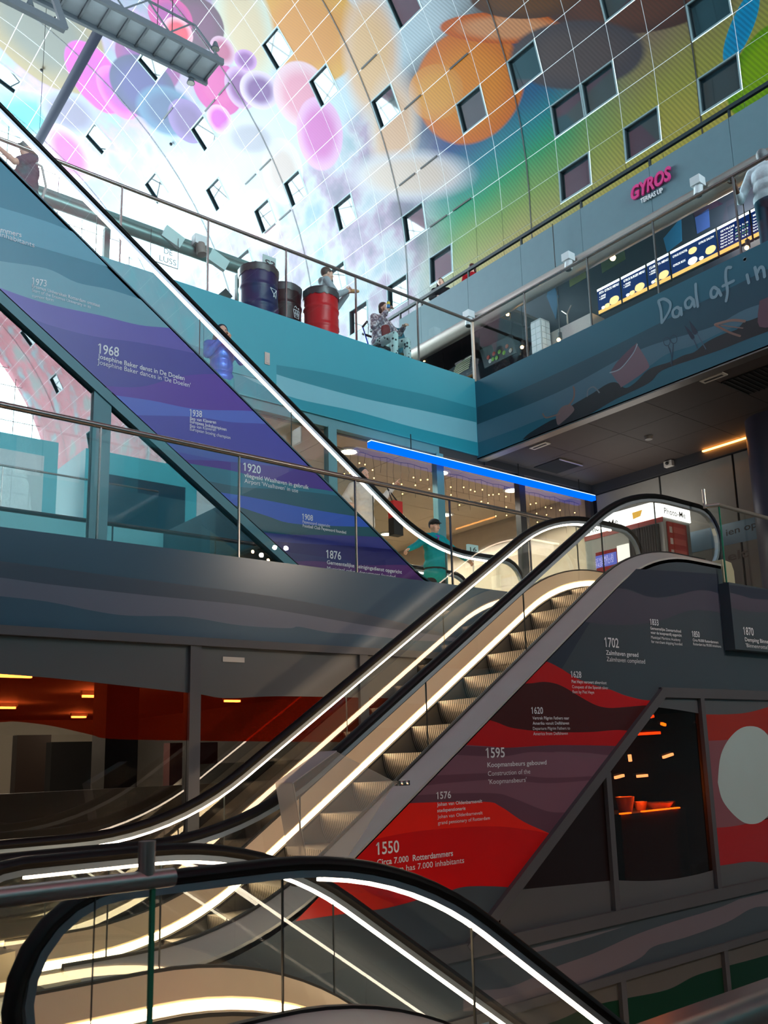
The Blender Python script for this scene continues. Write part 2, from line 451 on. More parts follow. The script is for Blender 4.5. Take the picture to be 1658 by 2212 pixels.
    MB().prism([(x, Yn - .15, z - 1.28) for x, z in base] + [(x, Yn - .15, z - 1.36) for x, z in base][::-1], (0, Yf - Yn + .3, 0)).build('truss_tray', DARK, root)
    return root, base

t = 0.7
# centre escalator, climbing to the right
esc2, path2 = escalator('long escalator climbing to the right in front of the red timeline wall', 5.6, 6.71,
    [(1.0, 0.95), (3.085, 0.95), (7.657, 4.15), (8.95, 4.15)], 1, (3.0, 0), [2.2, 3.55, 4.75, 5.95, 7.15, 8.1],
    [None, (1.2, 8.75)], {}, floor_z=(0, 3.2), steps=(0, 15), deckx=(1.95, 8.98))
# upper left escalator, climbing to the left
def under1(dk): return [(x, max(G + 0.0, -0.7 * x + 7.42)) for x, z in dk]
ESC1 = mat('esc_teal_film', (40, 128, 152), 0.3, 0.0, 0.03, 3)
esc1, path1 = escalator('upper escalator with blue and purple timeline cladding climbing to the left', 8.81, 9.92,
    [(-0.8, 8.65), (1.221, 8.65), (7.65, 4.15), (9.0, 4.15)], -1, (7.75, 0), [0.6, 1.9, 3.1, 4.3, 5.5, 6.7, 7.9],
    [(-0.6, 8.9), (6.5, 8.9)], {'near': under1, 'near_mat': ESC1, 'far': under1, 'far_mat': ESC1}, floor_z=(7.7, 3.2), steps=(0, 19), deckm=mat('dark_teal_deck', (46, 92, 106), .4))
# foreground escalator, going down to the right
def under3(dk): return [(x, z - 2.2) for x, z in dk]
esc3, path3 = escalator('foreground escalator going down to the right with glowing white handrail lights', 3.65, 4.91,
    [(1.49, 0.98), (2.886, 0.98), (7.74, -2.42), (9.4, -2.42)], -1, (7.9, 0), [2.22, 3.35, 4.5, 5.7, 6.9],
    [(2.42, 7.6), (1.5, 7.6)], {'near': under3, 'far': under3}, floor_z=(0, -3.4), steps=(0, 15))

# ------------------------------------------------------------------ timeline wall under the centre escalator
YW = 5.38
d2 = shift(path2, 0.765)
def wv(x, z): return (x, YW, z)
dg = 0.7226
zw0, zw1 = 1.951, -0.035           # window head, sill
xh = 7.625; xs_ = xh - (zw0 - zw1) / dg
ring = [(x, z) for x, z in d2] + [(8.98, 3.2), (13.0, 3.2), (13.0, zw0), (xh, zw0), (xs_, zw1), (13.0, zw1), (13.0, -0.52), (3.0, -0.52), (3.0, -3.5), (1.0, -3.5)]
wall_m = struct(MB().prism([wv(x, z) for x, z in ring], (0, 0.07, 0)).build('wall_timeline', SLATE))
PW = dict(Y=YW); TO = (0, -1, 0)
z0 = 1.4
line_clip = ((0, YW, -3.355 + z0 - 0.03), (0.7, 0, -1)); lev_clip = ((0, YW, 3.36), (0, 0, -1)); right_clip = ((8.95, YW, 0), (-1, 0, 0))
diag_clip = ((xh, YW, zw0), (-dg, 0, 1))
CL = [line_clip, lev_clip, right_clip]
def wb(top, bot, rgb, k, diag=False, name='printed_band'):
    band(name, top, bot, film(rgb), wall_m, PW, TO, k, CL + ([diag_clip] if diag else []))
wb([(1180, 1225), (1300, 1225), (1550, 1240)], [(1180, 1500), (1290, 1320), (1340, 1272), (1400, 1290), (1430, 1290), (1470, 1283), (1500, 1276), (1530, 1276), (1556, 1284)], (52, 60, 76), 1)
top1 = [(1240, 1285), (1318, 1272), (1345, 1272), (1375, 1281), (1400, 1289), (1430, 1291), (1465, 1285), (1500, 1276), (1530, 1276), (1556, 1284)]
bot1 = [(1150, 1342), (1245, 1342), (1290, 1347), (1340, 1350), (1400, 1346), (1440, 1336), (1470, 1324), (1495, 1318), (1525, 1319), (1560, 1324)]
wb(top1, bot1, (84, 82, 96), 2)
r_top = [(1085, 1430), (1125, 1436), (1162, 1427), (1180, 1429), (1209, 1443), (1243, 1464), (1277, 1478), (1318, 1490), (1349, 1502), (1390, 1512), (1430, 1514)]
r_bot = [(1060, 1490), (1112, 1478), (1146, 1476), (1173, 1473), (1197, 1476), (1221, 1486), (1252, 1505), (1286, 1523), (1313, 1529), (1342, 1528), (1390, 1524), (1430, 1524)]
wb(r_top, r_bot, (204, 10, 20), 2, True)
m_bot = [(980, 1545), (1040, 1552), (1071, 1560), (1100, 1571), (1137, 1577), (1185, 1581), (1233, 1582), (1281, 1581), (1330, 1577), (1364, 1579), (1400, 1580)]
wb(r_bot, m_bot, (72, 18, 20), 2, True)
r2_bot = [(960, 1606), (1000, 1609), (1052, 1612), (1100, 1615), (1185, 1610), (1270, 1610), (1340, 1612), (1380, 1612)]
wb(m_bot, r2_bot, (196, 8, 18), 3, True)
mv_bot = [(840, 1745), (860, 1738), (905, 1734), (1045, 1732), (1080, 1742), (1130, 1775), (1189, 1802), (1240, 1830)]
wb(r2_bot, mv_bot, (132, 90, 106), 3, True)
wb([(980, 1610), (1100, 1615), (1185, 1610), (1270, 1610), (1350, 1612)], [(970, 1630), (1080, 1634), (1140, 1625), (1190, 1625), (1265, 1626), (1340, 1636)], (104, 66, 82), 4, True)
wb([(1194, 1624), (1240, 1625), (1320, 1632)], [(1194, 1624), (1250, 1634), (1315, 1640)], (128, 92, 106), 5, True)
wb([(905, 1678), (960, 1674), (1080, 1670), (1180, 1680), (1290, 1676)], [(905, 1700), (960, 1692), (1080, 1684), (1180, 1692), (1290, 1684)], (110, 70, 86), 4, True)
wb([(830, 1735), (880, 1720), (980, 1714), (1070, 1714), (1110, 1725), (1180, 1752), (1225, 1755)], mv_bot, (106, 68, 84), 5, True)
b6_bot = [(780, 1822), (830, 1808), (905, 1795), (995, 1787), (1070, 1785), (1130, 1791), (1189, 1803), (1240, 1831)]
wb(mv_bot, b6_bot, (246, 34, 18), 6, True)
b7_bot = [(560, 2010), (605, 1996), (700, 1980), (790, 1968), (850, 1958), (960, 1927), (1000, 1916), (1045, 1914), (1102, 1917), (1150, 1925)]
wb([(600, 1990), (700, 1890), (780, 1822), (830, 1808), (905, 1795), (995, 1787), (1070, 1785), (1130, 1791), (1189, 1803), (1240, 1831)], b7_bot, (214, 8, 12), 5, True)
wb([(560, 2000), (640, 1960), (700, 1905), (745, 1895), (800, 1930), (850, 1952)], b7_bot[:5], (232, 40, 14), 6, True)
# grey wave bands on the lower strip of the wall
lowc = [((0, YW, zw1 - 0.10), (0, 0, -1)), ((0, YW, -0.52), (0, 0, 1))]
def lb(top, bot, rgb, k): band('printed_band', xt(top, 0, 200), xt(bot, 0, 200), film(rgb), wall_m, PW, TO, k, lowc)
lb([(1000, 2055), (1100, 2044), (1200, 2026), (1320, 2000)], [(1000, 2080), (1140, 2060), (1250, 2032), (1362, 1997)], (118, 112, 120), 1)
lb([(1000, 2140), (1100, 2132), (1190, 2092), (1280, 2060), (1370, 2020), (1450, 1992), (1560, 1958), (1640, 1920), (1700, 1900)], [(1000, 2185), (1100, 2175), (1240, 2130), (1372, 2075), (1410, 2045), (1480, 2025), (1570, 1992), (1630, 1960), (1700, 1960)], (116, 106, 114), 2)
# trims on the joint lines
struct(MB().bar(wv(xs_, zw1), wv(xh, zw0), 0.09, 0.10, (0, 1, 0)).build('trim_1', FRAME_GREY))
struct(MB().box((xh - .03, YW - .03, zw0 - .05), (13, YW + .06, zw0 + .05)).build('trim_2', FRAME_GREY))
struct(MB().box((xs_ - .4, YW - .04, zw1 - .06), (13, YW + .06, zw1 + .05)).build('trim_3', FRAME_GREY))
struct(MB().box((3.0, YW - .03, -0.57), (13, YW + .06, -0.5)).build('trim_4', FRAME_GREY))

WIN_GLASS = glass('tinted_window_glass', (0.58, 0.36, 0.26), 0.8)
mull = [3.45, 5.07, 6.68, 8.30, 9.92, 11.54]
def films(wi, pane, specs, planes):
    for k, (top, bot, rgb) in enumerate(specs):
        band('window_film', top, bot, film(rgb), pane, dict(Y=YW + 0.012), TO, 2 + k, planes)
for i in range(1, 5):
    xa_, xb_ = mull[i] + .035, mull[i + 1] - .035
    poly = [(xa_, zw0 - .05), (xb_, zw0 - .05), (xb_, zw1 + .05), (xa_, zw1 + .05)]
    pl = [((xh + .06, 0, zw0 - .05), (dg, 0, -1)), ((xa_, 0, 0), (1, 0, 0)), ((xb_, 0, 0), (-1, 0, 0)), ((0, 0, zw1 + .05), (0, 0, 1)), ((0, 0, zw0 - .05), (0, 0, -1))]
    poly = clip([Vector((x, YW + .015, z)) for x, z in poly], pl[:1])
    wroot = MB().prism(poly, (0, .012, 0)).build('window_%d' % i, WIN_GLASS); struct(wroot)
    if i > 1 or True:
        MB().box((mull[i + 1] - .035, YW - .03, zw1), (mull[i + 1] + .035, YW + .05, zw0 - .05 if mull[i + 1] > xh else zw0 - .06 - (xh - mull[i + 1]) * dg)).build('mullion', FRAME_GREY, wroot)
    sp = []
    if i == 1:
        sp = [([(1080, 1930), (1112, 1923), (1322, 1902), (1340, 1900)], [(1080, 2060), (1340, 2060)], (92, 92, 94)), ([(1080, 1925), (1200, 1790), (1309, 1650), (1340, 1650)], [(1080, 1932), (1112, 1923), (1322, 1902), (1340, 1900)], (30, 12, 12))]
    if i == 2:
        sp = [([(1320, 1900), (1340, 1902), (1400, 1903), (1450, 1899), (1500, 1890), (1545, 1878), (1560, 1874)], [(1320, 2060), (1560, 2060)], (92, 92, 94)),
              ([(1380, 1480), (1530, 1480)], [(1380, 1520), (1415, 1527), (1460, 1533), (1513, 1542), (1530, 1546)], (92, 94, 98))]
    if i == 3:
        sp = [([(1540, 1872), (1580, 1866), (1620, 1861), (1670, 1864)], [(1540, 2060), (1670, 2040)], (92, 92, 94)),
              ([(1505, 1480), (1680, 1480)], [(1505, 1543), (1570, 1543), (1620, 1538), (1680, 1520)], (92, 94, 98)),
              ([(1505, 1543), (1570, 1543), (1620, 1538), (1680, 1520)], [(1505, 1605), (1570, 1600), (1680, 1580)], (168, 40, 24)),
              ([(1505, 1600), (1570, 1598), (1680, 1580)], [(1505, 1790), (1548, 1788), (1600, 1782), (1680, 1760)], (140, 84, 92)),
              ([(1505, 1788), (1548, 1788), (1600, 1782), (1680, 1764)], [(1540, 1872), (1580, 1866), (1620, 1861), (1680, 1866)], (176, 10, 14)),
              ([(1549, 1690), (1556, 1630), (1580, 1588), (1612, 1569), (1650, 1580), (1690, 1640)], [(1549, 1690), (1560, 1730), (1590, 1766), (1618, 1780), (1650, 1770), (1690, 1720)], (186, 206, 206))]
    films(i, wroot, sp, pl)
for i in range(1, 5):
    xa_, xb_ = mull[i] + .035, mull[i + 1] - .035
    w = struct(MB().box((xa_, YW + .015, -3.4), (xb_, YW + .027, -0.57)).build('window_%d' % (i + 10), WIN_GLASS))
    MB().box((mull[i + 1] - .035, YW - .03, -3.4), (mull[i + 1] + .035, YW + .05, -0.57)).build('mullion', FRAME_GREY, w)
    pl = [((xa_, 0, 0), (1, 0, 0)), ((xb_, 0, 0), (-1, 0, 0)), ((0, 0, -3.4), (0, 0, 1)), ((0, 0, -0.57), (0, 0, -1))]
    edge = [(1000, 2250), (1180, 2212), (1270, 2175), (1345, 2158), (1440, 2138), (1500, 2108), (1566, 2088), (1640, 2068), (1700, 2050)]
    band('window_film', [(1000, 2050), (1700, 1960)], edge, film((96, 92, 88)), w, dict(Y=YW + .012), TO, 2, pl)
    band('window_film', edge, [(1000, 2600), (1700, 2600)], film((10, 52, 34)), w, dict(Y=YW + .012), TO, 2, pl)
# projecting balcony edge with the last dates
box_m = struct(MB().box((8.86, 5.25, 2.43), (13.0, 5.38, 3.17)).build('wall_balcony_edge', SLATE))
PBX = dict(Y=5.25)
bx = [((8.87, 0, 0), (1, 0, 0)), ((0, 0, 3.165), (0, 0, -1))]
band('printed_band', [(1565, 1281), (1575, 1280), (1600, 1286), (1630, 1294), (1700, 1296)], [(1565, 1313), (1575, 1312), (1600, 1318), (1630, 1322), (1700, 1322)], film((86, 82, 96)), box_m, PBX, TO, 1, bx)
band('printed_band', [(1565, 1262), (1700, 1280)], [(1565, 1281), (1575, 1280), (1600, 1286), (1630, 1294), (1700, 1296)], film((52, 60, 76)), box_m, PBX, TO, 1, bx)

T = lambda s, a, b, c, bold=0.0: text(s, a, b, c, TEXTW, wall_m, PW, TO, bold)
T('1550', (811, 1846), (861, 1841), 26, .012)
T('Circa 7.000  Rotterdammers', (813, 1868), (977, 1850), 13, .012)
T('Rotterdam has 7.000 inhabitants', (800, 1889), (1001, 1866), 13)
T('1576', (941, 1726), (972.8, 1724), 15, .012)
T('Johan van Oldenbarnevelt', (942.5, 1741), (1040, 1734), 7.5, .012); T('stadspensionaris', (943, 1754), (1004, 1750), 7.5, .012)
T('Johan van Oldenbarnevelt', (943.5, 1768), (1041, 1759), 7.5); T('grand pensionary of Rotterdam', (944.5, 1781.5), (1056.5, 1770), 7.5)
T('1595', (1048, 1636.5), (1089, 1636), 21, .012); T('Koopmansbeurs gebouwd', (1051.5, 1656.5), (1179, 1652), 10, .012)
T('Construction of the', (1052.5, 1675), (1144, 1672), 10); T("'Koopmansbeurs'", (1053.5, 1692.5), (1136, 1690), 10)
T('1620', (1146, 1542), (1171.5, 1541.5), 14, .012)
T('Vertrek Pilgrim Fathers naar', (1148.4, 1554.5), (1228, 1554), 6.5, .012); T('Amerika vanuit Delfshaven', (1149, 1565.3), (1227.8, 1565.3), 6.5, .012)
T('Departure Pilgrim Fathers to', (1149.6, 1576.7), (1229.7, 1576.2), 6.5); T('America from Delfshaven', (1150.3, 1588), (1225, 1587.5), 6.5)
T('1628', (1231.4, 1463.5), (1254.3, 1464), 13.5, .012)
T('Piet Heyn verovert zilvervloot', (1233.3, 1475.6), (1308.6, 1478), 6.5, .012); T('Conquest of the Spanish silver', (1234.3, 1487.2), (1312.2, 1488.6), 6.5); T('fleet by Piet Heyn', (1235, 1497.8), (1281.6, 1498.3), 6.5)
T('1702', (1304.5, 1397.7), (1335.4, 1398.9), 20, .012); T('Zalmhaven gereed', (1307.6, 1415.8), (1377.3, 1418), 9.5, .012); T('Zalmhaven completed', (1309, 1429), (1392, 1433), 9.5)
T('1833', (1402.5, 1350), (1421, 1351), 12.5, .012)
T('Gemeentelijke Zeevaartschool', (1403.2, 1360.7), (1469.3, 1365.9), 6, .012); T('voor de koopvaardij opgericht', (1404, 1369.8), (1470.8, 1375), 6, .012)
T('Municipal Maritime Academy', (1404.8, 1380), (1468, 1384.8), 6); T('for merchant shipping founded', (1405.5, 1389), (1472, 1394.3), 6)
T('1850', (1493.3, 1375.7), (1510, 1376.7), 12, .012); T('Circa 90.000 Rotterdammers', (1495, 1385.8), (1550, 1389.7), 5.5, .012); T('Rotterdam has 90.000 inhabitants', (1496, 1394.3), (1556, 1398.7), 5.5)
TB = lambda s, a, b, c, bold=0.0: text(s, a, b, c, TEXTW, box_m, PBX, TO, bold)
TB('1870', (1604.3, 1371), (1626.7, 1373), 16, .012); TB('Demping Binnenrotte', (1607.6, 1385.3), (1678, 1392), 8, .012); TB("'Binnenrotte' filled in", (1609.5, 1398), (1686, 1405), 8)

# street level edge bands
PG = dict(Y=7.1); gz = [((0, 0, 2.465), (0, 0, 1)), ((8.9, 0, 0), (-1, 0, 0))]
gt = [(-60, 1243), (0, 1247.6), (101, 1261.5), (202, 1273), (300, 1284), (400, 1294), (532, 1307.6), (658, 1327.8), (780, 1349), (900, 1366), (1000, 1380)]
gb = [(-60, 1283), (0, 1288), (101, 1299.5), (202, 1319.7), (278, 1330), (400, 1332.4), (516, 1350.6), (620, 1357), (646, 1354), (709, 1366), (780, 1371), (900, 1384), (1000, 1384)]
band('printed_band', xt(gt, 300), xt(gb, 300), film((98, 103, 122)), fas_g, PG, TO, 2, gz)
band('printed_band', [(-60, 1208), (0, 1212), (200, 1238), (420, 1266), (600, 1290), (780, 1325), (1000, 1378)], gt, film((56, 68, 86)), fas_g, PG, TO, 1, gz)
struct(MB().box((-12, 7.06, 2.40), (8.9, 7.16, 2.47)).build('trim_5', FRAME_GREY))

# upper level edge bands
PH = dict(Y=10.4); hz = [((10.14, 0, 0), (-1, 0, 0)), ((0, 0, 6.35), (0, 0, 1)), ((0, 0, 7.7), (0, 0, -1))]
ht = [(300, 745), (420, 770), (500, 786), (560, 797), (640, 822), (782, 860), (918, 888), (1045, 916)]
hb = [(300, 760), (440, 785), (500, 800), (560, 830), (640, 861), (766, 888), (893, 923), (1045, 959)]
band('printed_band', ht, hb, film((122, 186, 200)), fas_h, PH, TO, 2, hz)
band('printed_band', [(300, 700), (480, 768), (590, 787), (700, 805), (830, 834), (930, 855), (1045, 886)], ht, film((46, 136, 152)), fas_h, PH, TO, 1, hz)
band('printed_band', hb, [(300, 800), (560, 860), (800, 940), (1045, 1000)], film((38, 146, 164)), fas_h, PH, TO, 1, hz)
# access panel let into the edge
ap = [P(x, y, Y=10.395) for x, y in ((440, 700), (596, 743), (596, 830), (440, 800))]
MB().prism([(ap[0].x, 10.386, ap[1].z), (ap[1].x, 10.386, ap[1].z), (ap[1].x, 10.386, ap[2].z), (ap[0].x, 10.386, ap[2].z)], (0, .012, 0)).build('access_hatch', TEAL, fas_h)
hp = P(576, 775, Y=10.39)
MB().box((hp.x - .04, 10.375, hp.z - .09), (hp.x + .04, 10.388, hp.z + .09)).box((hp.x - .02, 10.368, hp.z - .07), (hp.x + .02, 10.376, hp.z + .07)).build('hatch_handle', STEEL, fas_h)

# right upper edge with print of soil and tools
PB = dict(X=10.15); TOB = (-1, 0, 0)
bz = [((0, 10.395, 0), (0, -1, 0)), ((0, 0, 6.30), (0, 0, 1)), ((0, 0, 7.65), (0, 0, -1))]
def bb(top, bot, rgb, k, name='printed_band'): band(name, xt(top, 0, 260), xt(bot, 0, 260), film(rgb), fas_b, PB, TOB, k, bz)
lt = [(1030, 917), (1100, 890), (1154, 869), (1230, 835), (1330, 780), (1390, 752), (1440, 735), (1540, 705), (1610, 668), (1700, 640)]
lbt = [(1030, 957), (1100, 932), (1160, 908), (1240, 878), (1330, 830), (1400, 792), (1440, 765), (1500, 745), (1570, 712), (1640, 690), (1700, 670)]
bb([(1030, 880), (1150, 830), (1300, 760), (1420, 700), (1540, 640), (1700, 560)], lt, (44, 84, 100), 1)
bb(lt, lbt, (84, 122, 140), 2)
soil_t = [(1128, 950), (1140, 938), (1165, 922), (1190, 908), (1210, 900), (1232, 878), (1258, 862), (1282, 848), (1310, 830), (1330, 826), (1350, 838), (1372, 826), (1398, 800), (1420, 790), (1446, 782), (1475, 768), (1500, 760), (1524, 740), (1560, 722), (1590, 712), (1606, 696), (1625, 690), (1700, 660)]
soil_b = [(1128, 950), (1150, 944), (1200, 926), (1260, 902), (1330, 862), (1400, 828), (1430, 800), (1500, 775), (1560, 754), (1620, 730), (1658, 716), (1700, 700)]
SOIL = mat('soil_print', (22, 18, 26), 0.5, 0, 0.6, 60)
_f = film
band('printed_soil', xt(soil_t, 0, 260), xt(soil_b, 0, 260), SOIL, fas_b, PB, TOB, 3, bz)
def blob(pts, rgb, k, name='printed_tool'):
    pp = [P(x, y, **PB) for x, y in smoothline(pts + [pts[0]], 4)[:-1]]
    MB().face([q + Vector(TOB) * .0004 * k for q in pp], TOB).build(name, film(rgb), fas_b)
SK = 0
def stroke(pts, w, rgb, k, name='printed_tool', mt=None, par_=None, plane=PB, toward=TOB, n=5):
    global SK; SK += 1; k = k + .9 * (SK % 40) / 40
    pp = [P(x, y, **plane) for x, y in smoothline(pts, n)]; tw = Vector(toward); L, R_ = [], []
    for i, q in enumerate(pp):
        d = (pp[min(i + 1, len(pp) - 1)] - pp[max(i - 1, 0)]).normalized(); s = d.cross(tw).normalized() * (w / 2)
        L.append(q + s + tw * .0004 * k); R_.append(q - s + tw * .0004 * k)
    mb = MB()
    for i in range(len(pp) - 1): mb.face([L[i], L[i + 1], R_[i + 1], R_[i]], toward)
    for e in (pp[0], pp[-1]):
        yy = Vector((0, 0, 1)); xx = yy.cross(tw)
        mb.face([e + tw * .0004 * (k + .4) + (xx * math.cos(a) + yy * math.sin(a)) * (w / 2) for a in [2 * math.pi * j / 10 for j in range(10)]], toward)
    return mb.build(name, mt or film(rgb), par_ or fas_b)
# bucket, horned skull, scissors, shears, splintered bones, pot
blob([(1318, 804), (1336, 782), (1372, 744), (1376, 745), (1400, 785), (1395, 800), (1346, 834), (1338, 832)], (136, 108, 119), 4)
blob([(1318, 804), (1334, 780), (1372, 744), (1360, 776), (1336, 800)], (110, 81, 96), 5)
stroke([(1317, 805), (1340, 796), (1366, 765), (1376, 744)], .018, (173, 185, 195), 6)
blob([(1200, 900), (1212, 880), (1230, 874), (1240, 884), (1232, 896), (1214, 912), (1204, 918)], (139, 111, 109), 5)
stroke([(1228, 876), (1238, 862), (1240, 845), (1238, 836)], .030, (146, 111, 101), 6); stroke([(1208, 894), (1190, 900), (1178, 902), (1172, 894)], .026, (146, 119, 111), 6)
stroke([(1268, 856), (1270, 842), (1282, 836), (1294, 848)], .022, (127, 137, 145), 6)
for c in ((1440, 738), (1455, 733)):
    stroke([(c[0] + 7 * math.cos(a), c[1] + 9 * math.sin(a)) for a in [2 * math.pi * j / 10 for j in range(11)]], .010, (46, 66, 85), 7)
stroke([(1443, 748), (1450, 768), (1451, 790)], .014, (53, 73, 93), 7); stroke([(1454, 743), (1452, 768), (1448, 785)], .014, (53, 73, 93), 7)
blob([(1477, 702), (1498, 724), (1497, 734), (1490, 728)], (43, 53, 72), 7); stroke([(1497, 732), (1506, 752)], .012, (69, 86, 109), 7)
blob([(1488, 692), (1506, 716), (1504, 722), (1496, 720)], (43, 53, 72), 7); stroke([(1505, 720), (1524, 754)], .014, (80, 103, 124), 7)
stroke([(1544, 701), (1580, 692), (1608, 694)], .035, (153, 121, 111), 7); stroke([(1546, 703), (1575, 718), (1598, 726)], .028, (139, 103, 91), 7); stroke([(1556, 702), (1580, 706), (1604, 709)], .014, (139, 111, 104), 7)
blob([(1640, 650), (1700, 630), (1700, 690), (1640, 706)], (110, 81, 93), 7)
# hand lettering
HAND = film((140, 172, 186))
def hw(pts, w=.042): stroke(pts, w, None, 9, 'lettering', HAND)
hw([(1422, 652), (1427, 670), (1429, 697)]); hw([(1422, 650), (1434, 646), (1447, 655), (1445, 672), (1430, 697)])
hw([(1468, 668), (1462, 664), (1453, 672), (1455, 684), (1465, 682), (1470, 666)]); hw([(1470, 666), (1472, 680)])
hw([(1496, 648), (1489, 643), (1480, 652), (1482, 664), (1491, 663), (1497, 648)]); hw([(1497, 648), (1500, 662)])
hw([(1502, 614), (1503, 635), (1507, 662)])
hw([(1548, 624), (1541, 621), (1535, 630), (1537, 642), (1546, 640), (1551, 626)]); hw([(1551, 626), (1557, 638)])
hw([(1578, 578), (1569, 580), (1567, 600), (1571, 630), (1568, 650)]); hw([(1561, 618), (1584, 607)])
hw([(1613, 594), (1617, 611)]); hw([(1608, 560), (1608.6, 561)], .05)
hw([(1630, 578), (1636, 603)]); hw([(1635, 590), (1641, 578), (1648, 580), (1651, 598)])

# ------------------------------------------------------------------ upper escalator cladding print
YC = 8.81 - 0.19 - 0.03
PC = dict(Y=YC)
cl1 = [((0, 0, 9.505 - 0.765 - 0.02), (-0.7, 0, -1)), ((0, 0, 7.42), (0.7, 0, 1)), ((0, 0, 3.22), (0, 0, 1))]
clad = [o for o in esc1.children if o.name.startswith('outer_cladding') and o.data.vertices[0].co.y < 9][0]
def cb(top, bot, rgb, k): band('printed_band', top, bot, film(rgb), clad, PC, TO, k, cl1)
L1 = [(-60, 430), (0, 447.8), (96, 477), (164, 503), (240, 530)]
L2 = [(-60, 492), (0, 510), (94, 537), (232, 576), (300, 596)]
L3 = [(-60, 552), (0, 564), (100, 580), (165, 610), (235, 625), (305, 647), (400, 680)]
L4 = [(-60, 600), (0, 622), (65, 645), (125, 662), (215, 681), (300, 702), (370, 709), (480, 724)]
L5 = [(-40, 655), (30, 671), (100, 700), (200, 726), (300, 740), (415, 762), (520, 790)]
L6 = [(120, 815), (195, 830), (300, 836), (380, 815), (450, 808), (485, 815), (560, 850)]
L7 = [(150, 838), (220, 850), (325, 865), (425, 884), (545, 888), (620, 900)]
L7b = L7
L8 = [(200, 885), (275, 896), (415, 900), (500, 912), (575, 916), (680, 930)]
L9 = [(300, 975), (375, 991), (480, 996), (582, 1006), (679, 1016), (780, 1030)]
L10 = [(340, 990), (425, 1004), (501, 1017), (560, 1032), (658, 1052), (722, 1062), (800, 1080)]
L11 = [(400, 1052), (443, 1059), (517, 1070), (582, 1082), (684, 1102), (765, 1115), (860, 1130)]
L12 = [(420, 1064), (461, 1077), (517, 1095), (577, 1115), (620, 1129), (684, 1135), (780, 1138), (880, 1140)]
L13 = [(480, 1140), (532, 1144), (608, 1154), (709, 1156), (780, 1158), (900, 1165)]
L14 = [(500, 1158), (555, 1165), (633, 1173), (780, 1181), (920, 1195)]
L15 = [(540, 1200), (608, 1213), (680, 1212), (780, 1221), (880, 1221), (960, 1235)]
LE = [(540, 1330), (1000, 1330)]
cb(L1, L2, (88, 160, 182), 1); cb(L3, L4, (104, 164, 180), 1)
cb(L4, L5, (92, 86, 176), 2); cb(L5, L6, (62, 66, 158), 2); cb(L6, L7, (88, 58, 166), 3); cb(L7b, L8, (84, 112, 206), 4)
cb(L8, L9, (70, 76, 174), 2); cb(L9, L10, (76, 44, 150), 2); cb(L10, L11, (22, 122, 146), 2)
cb([(430, 1035), (520, 1052), (620, 1058), (735, 1072), (820, 1090)], L11, (12, 92, 112), 3)
cb(L11, L12, (44, 98, 204), 4); cb(L12, L13, (12, 88, 104), 2); cb(L13, L14, (52, 58, 140), 2); cb(L14, L15, (28, 30, 108), 2); cb(L15, LE, (88, 34, 118), 2)
C_ = lambda s, a, b, c, bold=0.0: text(s, a, b, c, TEXTW, clad, PC, TO, bold)
C_('1876', (703.5, 1205), (736, 1209.5), 17, .012); C_('Gemeentelijke Reinigingsdienst opgericht', (705.3, 1219), (867, 1239), 8, .012); C_('Municipal refuse department founded', (705.8, 1231.8), (853, 1249.5), 8)
C_('1908', (651.6, 1122.3), (675, 1124.6), 12, .012); C_('Feyenoord opgericht', (653, 1131), (712, 1138.7), 6.5); C_('Football Club Feyenoord founded', (653.2, 1139.2), (746.6, 1152.7), 6.5, .012)
C_('1920', (524.3, 1017), (562.3, 1023.3), 17, .012); C_('vliegveld Waalhaven in gebruik', (526.8, 1030.4), (666, 1057), 9, .012); C_("Airport 'Waalhaven' in use", (527.3, 1043.5), (643, 1064), 9)
C_('1938', (408.5, 898.5), (435.6, 901.5), 13.5, .012); C_('Bep van Klaveren', (409.6, 907), (466, 916), 7, .012); C_('Europees bokskampioen', (409.6, 915.5), (488.5, 929.5), 7, .012); C_('Bep van Klaveren', (409.6, 923), (465.5, 932), 7); C_('European boxing champion', (409.6, 931.5), (497, 947.5), 7)
C_('1968', (210.5, 763), (256, 771), 20, .012); C_('Josephine Baker danst in De Doelen', (210.5, 777), (398, 819.5), 10, .012); C_("Josephine Baker dances in 'De Doelen'", (210, 789), (411, 835), 10)
C_('1973', (68, 615), (100, 619.5), 14, .012); C_('Erasmus Universiteit Rotterdam ontstaat', (68.5, 623), (215.5, 662), 7, .012); C_('Start of the Erasmus University in its', (68.5, 631.5), (195.5, 665.5), 7); C_('current form', (68.5, 642), (115, 652), 7)
C_('Rotterdammers', (-62, 486), (46, 513), 11, .012); C_('000 inhabitants', (-34, 503), (74, 533), 11)
# ------------------------------------------------------------------ vault
VX, VZ, VR = 5.22, 22.34, 18.51
CW, RH, Y0V, S0V = 1.4902, 1.342, 13.378, 0.3
def vhit(x, y):
    d = ray(x, y); ox, oz = EYE.x - VX, EYE.z - VZ
    a = d.x * d.x + d.z * d.z; b = ox * d.x + oz * d.z; c = ox * ox + oz * oz - VR * VR
    tt = (-b + math.sqrt(b * b - a * c)) / a; p = EYE + d * tt
    if p.z < VZ:
        p = EYE + d * ((VX + VR - EYE.x) / d.x); return p.y, p.z - VZ
    return p.y, math.atan2(p.z - VZ, p.x - VX) * VR
def vpos(y, s, off=0.0):
    """point on the vault: along the axis y, up the arch s; off = inward"""
    r = VR - off
    if s < 0: return Vector((VX + r, y, VZ + s))
    return Vector((VX + r * math.cos(s / VR), y, VZ + r * math.sin(s / VR)))

